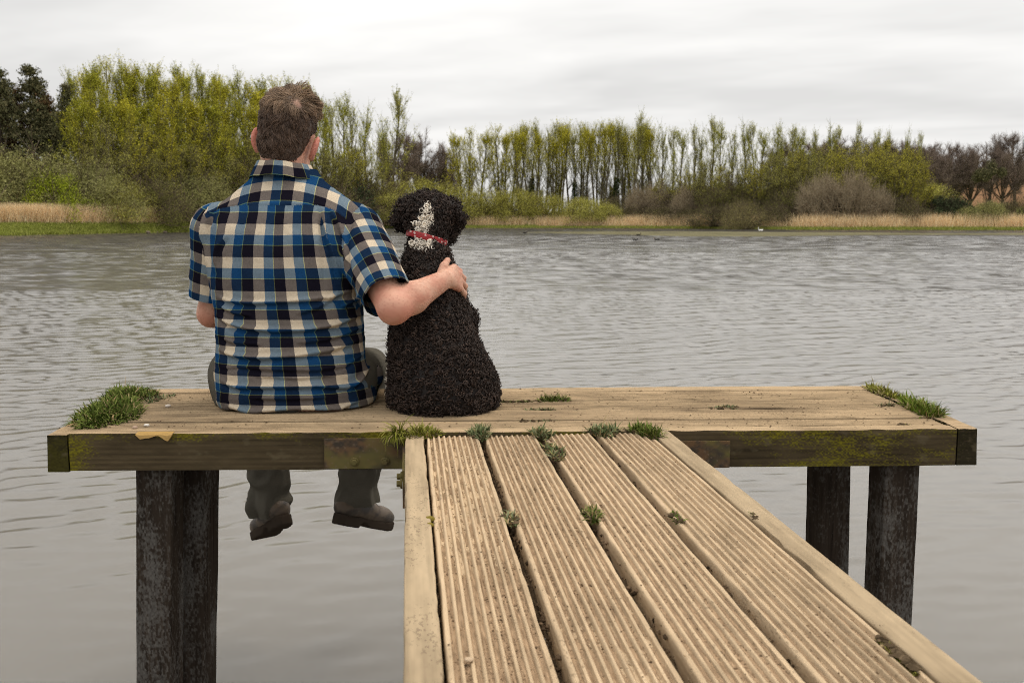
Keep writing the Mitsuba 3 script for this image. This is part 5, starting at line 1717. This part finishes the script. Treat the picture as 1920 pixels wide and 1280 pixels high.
# the coat: corkscrew locks all over
rngd = np.random.default_rng(14)
dm = trimesh.Trimesh(DV, tri(DF), process=False)
area = dm.area_faces
NC = 17000
fi = rngd.choice(len(area), NC, p=area / area.sum())
w = rngd.random((NC, 2))
w = np.where(w.sum(1, keepdims=True) > 1, 1 - w, w)
tv = dm.vertices[dm.faces[fi]]
p0 = tv[:, 0] + w[:, :1] * (tv[:, 1] - tv[:, 0]) + w[:, 1:] * (tv[:, 2] - tv[:, 0])
nv = unit((dn[dm.faces[fi]]).mean(1))
keep = (p0[:, 2] > DECK + 0.008) & ~((np.abs(neck_h(p0)) < 0.010) & (np.linalg.norm(p0 - NECK, axis=1) < 0.10))
p0, nv = p0[keep], nv[keep]
NC = len(p0)
rnd = unit(rngd.normal(size=(NC, 3)))
t1 = unit(rnd - nv * (rnd * nv).sum(1, keepdims=True) + 0.8 * (np.array([0, 0, -1.0]) - nv * (-nv[:, 2:3])))
t1 = unit(t1 - nv * (t1 * nv).sum(1, keepdims=True))
t2 = np.cross(nv, t1)
wh = whiteness(p0 + nv * 0.008) > 0.40 + 0.2 * rngd.random(NC)
R = (0.0036 + 0.0046 * rngd.random((NC, 1)) ** 1.6) * np.where(wh[:, None], 1.15, 1.0)
turns = 1.3 + 1.0 * rngd.random((NC, 1))
axis = unit(nv * 0.55 + t1 * (0.5 + 0.5 * rngd.random((NC, 1))) + 0.25 * rngd.normal(size=(NC, 3)))
ca = unit(np.cross(axis, rngd.normal(size=(NC, 3))))
cb = np.cross(axis, ca)
S = 9
k = np.linspace(0, 1, S)[None, :]
ang = (2 * np.pi * turns * k)[..., None]
Lh = (0.012 + 0.010 * rngd.random((NC, 1)))[..., None]
rad = (R * (1.0 - 0.35 * k))[..., None]
path = p0[:, None] - nv[:, None] * 0.002 + axis[:, None] * Lh * k[..., None] + rad * ((np.cos(ang) - 1) * ca[:, None] + np.sin(ang) * cb[:, None]) * np.clip(k[..., None] * 4, 0, 1)
cv_, cf_ = tubes(path, (0.0017 + 0.0009 * rngd.random((NC, 1))) * (1 - 0.55 * k ** 2), 3)
tone = (0.55 + 0.9 * rngd.random(NC) ** 2)[:, None] * (0.7 + 0.6 * meshkit.fbm(p0 * 30, 2, 3))[:, None]
cc_ = np.array([0.034, 0.0235, 0.0190]) * tone
cc_ = np.where((rngd.random(NC) < 0.20)[:, None], np.array([0.062, 0.041, 0.032]) * tone, cc_)
cc_ = np.where(wh[:, None], np.array([0.82, 0.76, 0.66]) * (0.75 + 0.45 * rngd.random((NC, 1))), cc_)
add('coat', (cv_, cf_), 'dog_coat', True, DOG, color=np.repeat(cc_, S * 3, 0))
labels[DOG + '__coat'] = {'label': 'black curly coat with white curls on the nape', 'kind': 'stuff'}

# red collar with small pale prints
a = np.linspace(0, 2 * np.pi, 73)[:-1]
n1 = unit(np.cross(NAX, [0, 1.0, 0])); n2 = np.cross(NAX, n1)
prof = [(-0.0085, 0.0), (-0.0088, 0.0022), (-0.006, 0.0034), (0.006, 0.0034), (0.0088, 0.0022), (0.0085, 0.0)]
rows_ = []
for h, e in prof:
    rows_.append(NECK + NAX * h + (0.058 + e) * np.cos(a)[:, None] * n1 + (0.066 + e) * np.sin(a)[:, None] * n2 * 1.0)
CV = np.stack(rows_, 1)
k = len(prof)
i = (np.arange(72)[:, None] * k + np.arange(k - 1)).ravel()
cf2 = np.stack([i, i + 1, (i + k + 1) % (72 * k), (i + k) % (72 * k)], 1)


def collar_color(p, n, uv):
    s = voronoi((p.x + 0.3 * p.y) * 95.0, (p.z + 0.2 * p.x) * 95.0)
    c = mix((0.33, 0.018, 0.020), (0.22, 0.012, 0.015), noise(p.x * 300, p.y * 300, p.z * 300))
    return mix(c, (0.55, 0.42, 0.38), smoothstep(0.30, 0.22, s[0]) * smoothstep(0.45, 0.5, s[2]))


scene['collar_webbing'] = glossy(mikit.proc(collar_color), 0.5, 0.4)
add('collar', (CV.reshape(-1, 3), cf2), 'collar_webbing', True, DOG)
labels[DOG + '__collar'] = {'label': 'red collar with small pale prints'}
for s in (-1, 1):
    c = DH + MUZ * 0.062 + np.array([s * 0.034, 0, 0.018])
    add('eye', trimesh.creation.icosphere(2, 0.011).apply_translation(c + MUZ * 0.008), 'dog_coat', True, DOG, color=np.full((162, 3), 0.008))
nose = trimesh.creation.icosphere(3, 0.016)
nose.apply_scale([1.1, 0.8, 0.8])
nose.apply_translation(DH + MUZ * 0.195 + [0, 0, -0.012])
add('nose', nose, 'dog_coat', True, DOG, color=np.full((len(nose.vertices), 3), 0.012))
# ---------------------------------------------------------------- grass tufts, moss and litter on the jetty
GRASS = [(0.042, 0.062, 0.014), (0.088, 0.120, 0.025), (0.160, 0.188, 0.050)]
BRIGHT = [(0.055, 0.085, 0.012), (0.10, 0.14, 0.018), (0.16, 0.19, 0.04)]
GREYG = [(0.055, 0.075, 0.030), (0.11, 0.14, 0.06), (0.20, 0.21, 0.12)]
YELG = [(0.085, 0.095, 0.014), (0.16, 0.165, 0.028), (0.28, 0.26, 0.07)]
STRAW = [(0.25, 0.18, 0.09), (0.38, 0.29, 0.16), (0.22, 0.20, 0.08)]


def tuft(label, outline, n, h, palette, seed, lean=(0, 0), droop=0.9, w=0.0016, straw=0.12, group=None, z=DECK, spread=1.0, name='grass_tuft'):
    """A clump of bent blades rooted inside an outline on the deck (photograph columns and rows)."""
    rng = np.random.default_rng(seed)
    poly = Polygon([on_z(a, b, DECK)[:2] for a, b in outline]).buffer(0)
    x0, y0, x1, y1 = poly.bounds
    import shapely
    pts = np.stack([x0 + (x1 - x0) * rng.random(n * 6), y0 + (y1 - y0) * rng.random(n * 6)], 1)
    pts = pts[shapely.contains_xy(poly, pts[:, 0], pts[:, 1])]
    rim = shapely.distance(poly.exterior, shapely.points(pts))
    rim = np.clip(rim / (0.45 * np.sqrt(poly.area)), 0, 1)
    keep = rng.random(len(pts)) < (0.25 + 0.75 * rim) * (0.15 + 1.3 * meshkit.noise(np.stack([pts[:, 0] * 55, pts[:, 1] * 55, pts[:, 0] * 0], -1), seed))
    pts, rim = pts[keep][:n], rim[keep][:n]
    n = len(pts)
    c = np.array(poly.centroid.coords[0])
    out = (pts - c) / max(x1 - x0, y1 - y0) * 2
    d = out * spread * 1.1 + rng.normal(size=(n, 2)) * 0.85 + np.array(lean)
    L = h * (0.30 + 0.70 * rng.random(n) ** 1.3) * (0.65 + 0.45 * rim)
    L = np.where(rng.random(n) < 0.05, L * 1.55, L)
    k = np.linspace(0, 1, 5)
    bend = droop * (0.2 + 1.5 * rng.random(n))
    dirn = d / np.maximum(np.linalg.norm(d, axis=1, keepdims=True), 1e-6)
    th0 = np.clip(np.linalg.norm(d, axis=1) * 0.45, 0.05, 0.9)
    ang = th0[:, None] + bend[:, None] * k[None] ** 1.3
    hor = np.concatenate([np.zeros((n, 1)), np.cumsum(np.sin((ang[:, 1:] + ang[:, :-1]) / 2), 1)], 1) * (L / 4)[:, None]
    ver = np.concatenate([np.zeros((n, 1)), np.cumsum(np.cos((ang[:, 1:] + ang[:, :-1]) / 2), 1)], 1) * (L / 4)[:, None]
    P = np.stack([pts[:, :1] + dirn[:, :1] * hor, pts[:, 1:] + dirn[:, 1:] * hor, z - 0.004 + ver], -1)
    side = np.stack([-dirn[:, 1], dirn[:, 0], np.zeros(n)], 1) + rng.normal(size=(n, 3)) * 0.3
    side = unit(side)
    ww = w * (0.6 + 0.8 * rng.random(n))[:, None] * np.array([0.8, 1.0, 0.9, 0.6, 0.08])[None]
    V = np.stack([P - side[:, None] * ww[..., None], P + side[:, None] * ww[..., None]], 2)
    i = np.arange(n)[:, None] * 10 + np.arange(4)[None] * 2
    f = np.stack([i, i + 1, i + 3, i + 2], -1).reshape(-1, 4)
    p = np.asarray(palette)
    t = rng.random((n, 1)) * (len(p) - 1)
    j = np.minimum(t.astype(int), len(p) - 2)[:, 0]
    col = p[j] + (p[j + 1] - p[j]) * (t - j[:, None])
    q = np.asarray(STRAW)[rng.integers(0, 3, n)]
    col = np.where((rng.random(n) < straw)[:, None], q, col) * (0.75 + 0.5 * rng.random((n, 1)))
    mb = MB()
    mb.put(V.reshape(-1, 3), f, np.repeat(col, 10, 0))
    # the soil it roots in
    m = max(12, n // 10)
    s = pts[rng.integers(0, n, m)]
    crumbs(mb, np.column_stack([s, np.full(m, z + 0.001)]), 0.0035 + 0.004 * rng.random(m), rng, [(0.05, 0.036, 0.022), (0.11, 0.08, 0.05)])
    key = thing(name, label, 'moss' if name == 'moss_cushion' else 'grass tuft', group)
    scene[key] = mikit.ply(mb.mesh(), 'vertex_coloured', False, color=mb.color())


OCT_F = np.array([[0, 2, 4], [2, 1, 4], [1, 3, 4], [3, 0, 4], [2, 0, 5], [1, 2, 5], [3, 1, 5], [0, 3, 5]])
OCT_V = np.array([[1, 0, 0], [-1, 0, 0], [0, 1, 0], [0, -1, 0], [0, 0, 1], [0, 0, -1]], float)


def crumbs(mb, pos, size, rng, palette, flat=0.55):
    n = len(pos)
    v = OCT_V[None] * (0.55 + 0.8 * rng.random((n, 6, 1)))
    v = v * np.asarray(size)[:, None, None] * np.array([1, 1, flat])
    a = rng.random(n) * 6.283
    c, s = np.cos(a)[:, None], np.sin(a)[:, None]
    st = 0.7 + 0.9 * rng.random((n, 1))
    x, y = v[..., 0] * st, v[..., 1]
    v = np.stack([x * c - y * s, x * s + y * c, v[..., 2]], -1) + pos[:, None]
    p = np.asarray(palette)
    col = (p[0] + (p[-1] - p[0]) * rng.random((n, 1))) * (0.7 + 0.6 * rng.random((n, 1)))
    mb.put(v.reshape(-1, 3), (np.arange(n)[:, None, None] * 6 + OCT_F[None]).reshape(-1, 3), np.repeat(col, 6, 0))


tuft('large thick grass clump on the left front corner of the platform', [(128, 798), (150, 772), (190, 752), (240, 748), (272, 762), (262, 786), (215, 796), (165, 806), (140, 804)], 2600, 0.056, GRASS, 1, (-0.1, -0.2), 1.3, w=0.0018)
tuft('thick grass clump on the left rear corner of the platform', [(186, 748), (205, 732), (248, 728), (288, 731), (300, 742), (262, 752), (215, 756)], 1500, 0.044, GRASS, 2, (-0.1, -0.1), 1.1, w=0.0017)
tuft('thin creeping grass beside the left rear clump', [(262, 746), (330, 738), (326, 744), (276, 756)], 160, 0.03, GREYG, 3, (0.6, 0), 1.2)
tuft('grass strip on the right rear corner of the platform', [(1618, 726), (1640, 724), (1694, 746), (1684, 752), (1636, 736)], 900, 0.040, YELG, 4, (0.1, 0), 0.8)
tuft('grass strip on the right edge of the platform', [(1684, 752), (1700, 748), (1772, 776), (1764, 784), (1738, 784), (1700, 768)], 1300, 0.055, BRIGHT, 5, (0.15, 0.1), 0.9)
tuft('small sprig of grass on the planks near the right edge', [(1640, 759), (1676, 757), (1678, 762), (1642, 763)], 70, 0.022, GREYG, 6)
tuft('grass at the left edge of the walkway where it meets the platform', [(752, 818), (776, 806), (816, 808), (832, 814), (800, 822), (765, 824)], 620, 0.040, YELG, 7, (-0.15, 0), 1.0)
tuft('grass hanging down beside the walkway over the rusty bracket', [(733, 813), (757, 811), (757, 818), (735, 818)], 260, 0.075, YELG, 8, (-0.1, -0.9), 2.4)
tuft('grey-green grass tuft between first and second plank of the walkway', [(876, 812), (900, 802), (924, 808), (915, 820), (904, 826), (886, 818)], 430, 0.038, GREYG, 9)
tuft('grey-green grass tuft at the end of the second walkway plank', [(992, 808), (1018, 806), (1036, 814), (1030, 824), (1000, 820)], 330, 0.036, GREYG, 10, straw=0.3)
tuft('dry grey grass tuft in the gap right of the second walkway plank', [(1018, 836), (1040, 832), (1062, 848), (1052, 864), (1034, 860)], 380, 0.030, GREYG, 11, straw=0.4)
tuft('grass tuft at the end of the third walkway plank', [(1096, 806), (1130, 800), (1162, 806), (1150, 818), (1122, 818)], 520, 0.034, GREYG, 12, straw=0.25)
tuft('thick green grass tuft at the end of the fourth walkway plank', [(1168, 806), (1200, 800), (1240, 808), (1244, 822), (1226, 822), (1190, 812)], 760, 0.040, GRASS, 13)
tuft('green tuft low in the gap between the second and third plank', [(1092, 958), (1108, 950), (1128, 962), (1120, 982), (1102, 972)], 330, 0.026, GRASS, 14, straw=0.3)
tuft('dry straw tuft in the gap between the first and second plank', [(944, 966), (966, 962), (972, 984), (954, 984)], 200, 0.022, GREYG, 15, straw=0.6)
tuft('small tuft in the gap between the third and fourth plank', [(1254, 962), (1268, 960), (1282, 982), (1270, 980)], 130, 0.018, GRASS, 16)
tuft('tiny sprig in the gap beside the right edge timber', [(1402, 962), (1412, 962), (1424, 976), (1416, 976)], 90, 0.014, GRASS, 17)
tuft('moss and grass strip along the gap by the right edge timber near the bottom', [(1640, 1192), (1660, 1196), (1730, 1262), (1712, 1260)], 380, 0.010, YELG, 18, straw=0.4, name='moss_strip')
tuft('grass tuft standing in the rear gap of the platform right of the dog', [(1004, 749), (1030, 745), (1068, 747), (1066, 752), (1010, 753)], 300, 0.032, GRASS, 19)
tuft('short grass in the rear gap close to the dog', [(936, 751), (1000, 750), (1000, 753), (936, 754)], 160, 0.016, GRASS, 20)
tuft('thin grass in the middle gap of the platform right of the dog', [(984, 767), (1042, 766), (1042, 770), (984, 771)], 160, 0.020, GREYG, 21)
tuft('thin grass in the front gap of the platform right of the dog', [(974, 787), (1044, 786), (1044, 789), (974, 790)], 70, 0.014, GREYG, 22)
tuft('low grey grass on the planks in the middle of the right arm', [(1326, 764), (1346, 760), (1384, 761), (1388, 767), (1340, 767)], 240, 0.016, GREYG, 23)
tuft('yellow sprig near the front edge at the right end', [(1684, 795), (1704, 793), (1706, 797), (1686, 798)], 60, 0.012, YELG, 24)


def moss_cushion(px, py, r, label):
    m = trimesh.creation.icosphere(4, 1.0)
    v = np.array(m.vertices)
    c = on_z(px, py)
    k = 1 + 0.35 * (meshkit.fbm(v * 3, 3, 4) - 0.5) + 0.12 * (meshkit.noise(v * 16, 2) - 0.5)
    v = v * k[:, None] * np.array([r, r * 0.9, r * 0.7]) + c
    key = thing('moss_cushion', label, 'moss')
    col = np.array([0.20, 0.155, 0.035]) * (0.5 + 0.9 * meshkit.noise(np.array(m.vertices) * 14, 5))[:, None]
    scene[key] = mikit.ply((v, np.array(m.faces)), 'vertex_coloured', True, color=col)


moss_cushion(806, 973, 0.0085, 'round yellow moss cushion in the gap by the left edge timber')
moss_cushion(806, 984, 0.0065, 'smaller moss cushion right below the round yellow one')

# dirt trodden into the grooves
rngc = np.random.default_rng(6)
dirt = MB()
for j, (name, a, b) in enumerate(W_ROWS):
    n = 9000
    w = b - a
    m = max(1, int(round((w - 0.012) / 0.0132)))
    p = (w - 0.012) / m
    ch = rngc.integers(0, m, n)
    s = 0.02 + 1.85 * rngc.random(n) ** 1.0
    across = a + 0.006 + (ch + 0.5) * p + (rngc.random(n) - 0.5) * 0.0060
    dens = meshkit.fbm(np.stack([s * 9, across * 60, s * 0 + j], -1), 3, 5)
    k = rngc.random(n) < np.clip((dens - 0.36) * 4.5, 0.04, 1)
    s, across = s[k], across[k]
    pos = WO - WU * s[:, None] + WV * across[:, None]
    pos[:, 2] = DECK - 0.0056
    crumbs(dirt, pos, 0.0006 + 0.0018 * rngc.random(len(pos)) ** 3, rngc, [(0.085, 0.055, 0.034), (0.30, 0.21, 0.13)], 0.7)
    # a crust of dried mud that fills stretches of each groove, broken where the wood shows through
    ss = np.arange(0.015, 2.0, 0.009)
    for g in range(m):
        cx = a + 0.006 + (g + 0.5) * p
        lat = np.array([-0.0036, -0.0018, 0, 0.0018, 0.0036])
        SS, LL = np.meshgrid(ss, lat, indexing='ij')
        hh = -0.0064 + 0.0046 * (meshkit.fbm(np.stack([SS * 30, LL * 300 + g * 9.1, SS * 0 + j], -1), 4, 17) - 0.28) * (1 - (LL / 0.0048) ** 2)
        P = WO - WU * SS[..., None] + WV * (cx + LL)[..., None]
        P[..., 2] = DECK + hh
        q0 = (np.arange(len(ss) - 1)[:, None] * 5 + np.arange(4)).ravel()
        tone_ = meshkit.fbm(np.stack([SS * 60, LL * 400 + g * 5, SS * 0 + j], -1), 3, 19).reshape(-1, 1)
        dirt.put(P.reshape(-1, 3), np.stack([q0, q0 + 1, q0 + 6, q0 + 5], 1), np.array([0.13, 0.088, 0.055]) + np.array([0.30, 0.215, 0.135]) * tone_)
n = 2200                                                     # loose bits on top of boards and timbers
s, ac = 0.02 + 1.85 * rngc.random(n), 0.65 * rngc.random(n)
pos = WO - WU * s[:, None] + WV * ac[:, None]
pos[:, 2] = DECK + 0.0006
crumbs(dirt, pos, 0.0005 + 0.0014 * rngc.random(n) ** 3, rngc, [(0.06, 0.04, 0.025), (0.22, 0.15, 0.09)], 0.6)
n = 1600
e, q = PLEN * rngc.random(n), 0.02 + (PDEP - 0.04) * rngc.random(n)
pos = PO + PE * e[:, None] + PN * q[:, None]
pos[:, 2] = DECK + 0.0008
crumbs(dirt, pos, 0.0008 + 0.003 * rngc.random(n) ** 3, rngc, [(0.05, 0.035, 0.022), (0.2, 0.14, 0.09)], 0.5)
for a, b in ((0.0466, 0.0503), (0.1787, 0.1923), (0.3197, 0.3373), (0.4587, 0.4723), (0.6047, 0.6078)):   # bits caught in the gaps
    n = 420
    s = 0.02 + 1.9 * rngc.random(n)
    pos = WO - WU * s[:, None] + WV * (a + (b - a) * rngc.random(n))[:, None]
    pos[:, 2] = DECK - 0.010 - 0.030 * rngc.random(n)
    crumbs(dirt, pos, 0.0012 + 0.0035 * rngc.random(n) ** 2, rngc, [(0.04, 0.028, 0.018), (0.16, 0.11, 0.07)], 1.0)
for a, b, dep in ((0.1787, 0.1923, 0.030), (0.3197, 0.3373, 0.032), (0.4587, 0.4723, 0.028), (0.0466, 0.0503, 0.034)):   # packed dirt that bridges the gaps
    ss, lat = np.arange(0.02, 3.1, 0.009), np.linspace(0, 1, 6)
    SS, LL = np.meshgrid(ss, lat, indexing='ij')
    bed_ = meshkit.fbm(np.stack([SS * 34, LL * 3, SS * 0 + a * 50], -1), 4, 27)
    P = WO - WU * SS[..., None] + WV * (a + (b - a) * LL)[..., None]
    P[..., 2] = DECK - dep + 0.030 * (bed_ - 0.5)
    q0 = (np.arange(len(ss) - 1)[:, None] * 6 + np.arange(5)).ravel()
    hole = bed_[:-1, :-1].ravel() > 0.30
    dirt.put(P.reshape(-1, 3), np.stack([q0, q0 + 1, q0 + 7, q0 + 6], 1)[hole], np.array([0.035, 0.025, 0.016]) + np.array([0.11, 0.08, 0.05]) * meshkit.fbm(P.reshape(-1, 3) * 160, 2, 7)[:, None])
scene['dirt_crumbs'] = mikit.ply(dirt.mesh(), 'vertex_coloured', False, color=dirt.color())
tag('dirt_crumbs', 'dry crumbs of dirt lying in the grooves and gaps of the jetty', 'dirt', kind='stuff')


def pebble(px, py, r, col, label, name='pebble', cat='pebble', z=DECK, y=None):
    m = trimesh.creation.icosphere(2, 1.0)
    v = np.array(m.vertices)
    v = v * (1 + 0.3 * (meshkit.noise(v * 2 + px, 3) - 0.5))[:, None] * np.array([r * 1.2, r, r * 0.6])
    c = on_z(px, py, z)
    key = thing(name, label, cat)
    scene[key] = mikit.ply((v + c + [0, 0, r * 0.3], np.array(m.faces)), diffuse(col), True)


pebble(879, 1238, 0.0048, (0.42, 0.32, 0.22), 'small pale snail shell near the bottom of the first walkway plank', 'snail_shell', 'shell')
pebble(275, 798, 0.006, (0.6, 0.57, 0.52), 'white pebble on the platform by the left grass clump')
pebble(315, 762, 0.007, (0.5, 0.44, 0.38), 'pale pebble on the rear planks right of the left grass')
pebble(253, 802, 0.006, (0.40, 0.29, 0.22), 'pinkish pebble near the front left corner of the platform')

# ---------------------------------------------------------------- birds and stones on the far water
BIRD_WHITE, BIRD_DARK = diffuse((0.80, 0.79, 0.76)), diffuse((0.020, 0.018, 0.016))


def bird(name, cat, px, py, label, L, col, facing, neck=1.0):
    c = on_z(px, py, 0.0)
    s = L
    nk = neck

    def f(p):
        q = (p - c) * np.array([facing, 1, 1]) / s
        d = ellipsoid(q, (0, 0, 0.10), (0.42, 0.20, 0.15))
        d = smin(d, cone(q, (-0.30, 0, 0.16), (-0.52, 0, 0.22), 0.10, 0.03), 0.08)
        d = smin(d, cone(q, (0.32, 0, 0.14), (0.46, 0, 0.14 + 0.22 * nk), 0.075, 0.05), 0.06)
        d = smin(d, cone(q, (0.46, 0, 0.14 + 0.22 * nk), (0.40, 0, 0.16 + 0.46 * nk), 0.05, 0.045), 0.03)
        return smin(d, ellipsoid(q, (0.45, 0, 0.18 + 0.48 * nk), (0.09, 0.055, 0.055)), 0.03)
    v, fc_ = surface(lambda p: f(p) * s, c - s * np.array([0.75, 0.4, 0.15]), c + s * np.array([0.75, 0.4, 0.85]), s / 22, 1)
    key = thing(name, label, cat)
    scene[key + '__body'] = mikit.ply((v, tri(fc_)), col, True)
    b = trimesh.creation.cone(0.035 * s, 0.13 * s, sections=10)
    b.apply_transform(rot4 := trimesh.geometry.align_vectors([0, 0, 1], [facing, 0, -0.15]))
    b.apply_translation(c + s * np.array([0.52 * facing, 0, 0.17 + 0.48 * nk]))
    scene[key + '__beak'] = mikit.ply(b, diffuse((0.45, 0.16, 0.03)), False)


bird('swan', 'swan', 1426, 432.6, 'white swan floating before the dome-shaped bush at the far shore', 0.85, BIRD_WHITE, -1)
bird('duck', 'duck', 984, 437.5, 'dark duck at the left tip of the mud bank', 0.50, BIRD_DARK, 1, 0.6)
bird('duck', 'duck', 1197, 441.6, 'dark duck at the edge of the mud bank below the tallest poplar', 0.50, BIRD_DARK, 1, 0.7)
bird('duck', 'duck', 1191, 451.0, 'dark duck swimming in the open water, left one of the pair', 0.42, BIRD_DARK, 1, 0.6)
bird('duck', 'duck', 1232, 450.6, 'dark duck swimming in the open water, right one of the pair', 0.42, BIRD_DARK, -1, 0.5)
for px, py, r, lab in ((168, 437.5, 0.42, 'dark log end lying on the left shore'), (184, 437.5, 0.30, 'flat stone beside the log end on the left shore')):
    pebble(px, py, r, (0.035, 0.03, 0.025), lab, 'shore_stone', 'stone', 0.06)
for j, (px, py, r) in enumerate(((262, 437.0, 0.30), (276, 437.0, 0.34), (292, 436.6, 0.30), (309, 436.4, 0.26))):
    pebble(px, py, r, (0.16, 0.13, 0.10), f'{NTH[j]} small stone from the left in the row on the left shore', 'shore_stone', 'stone', 0.06)
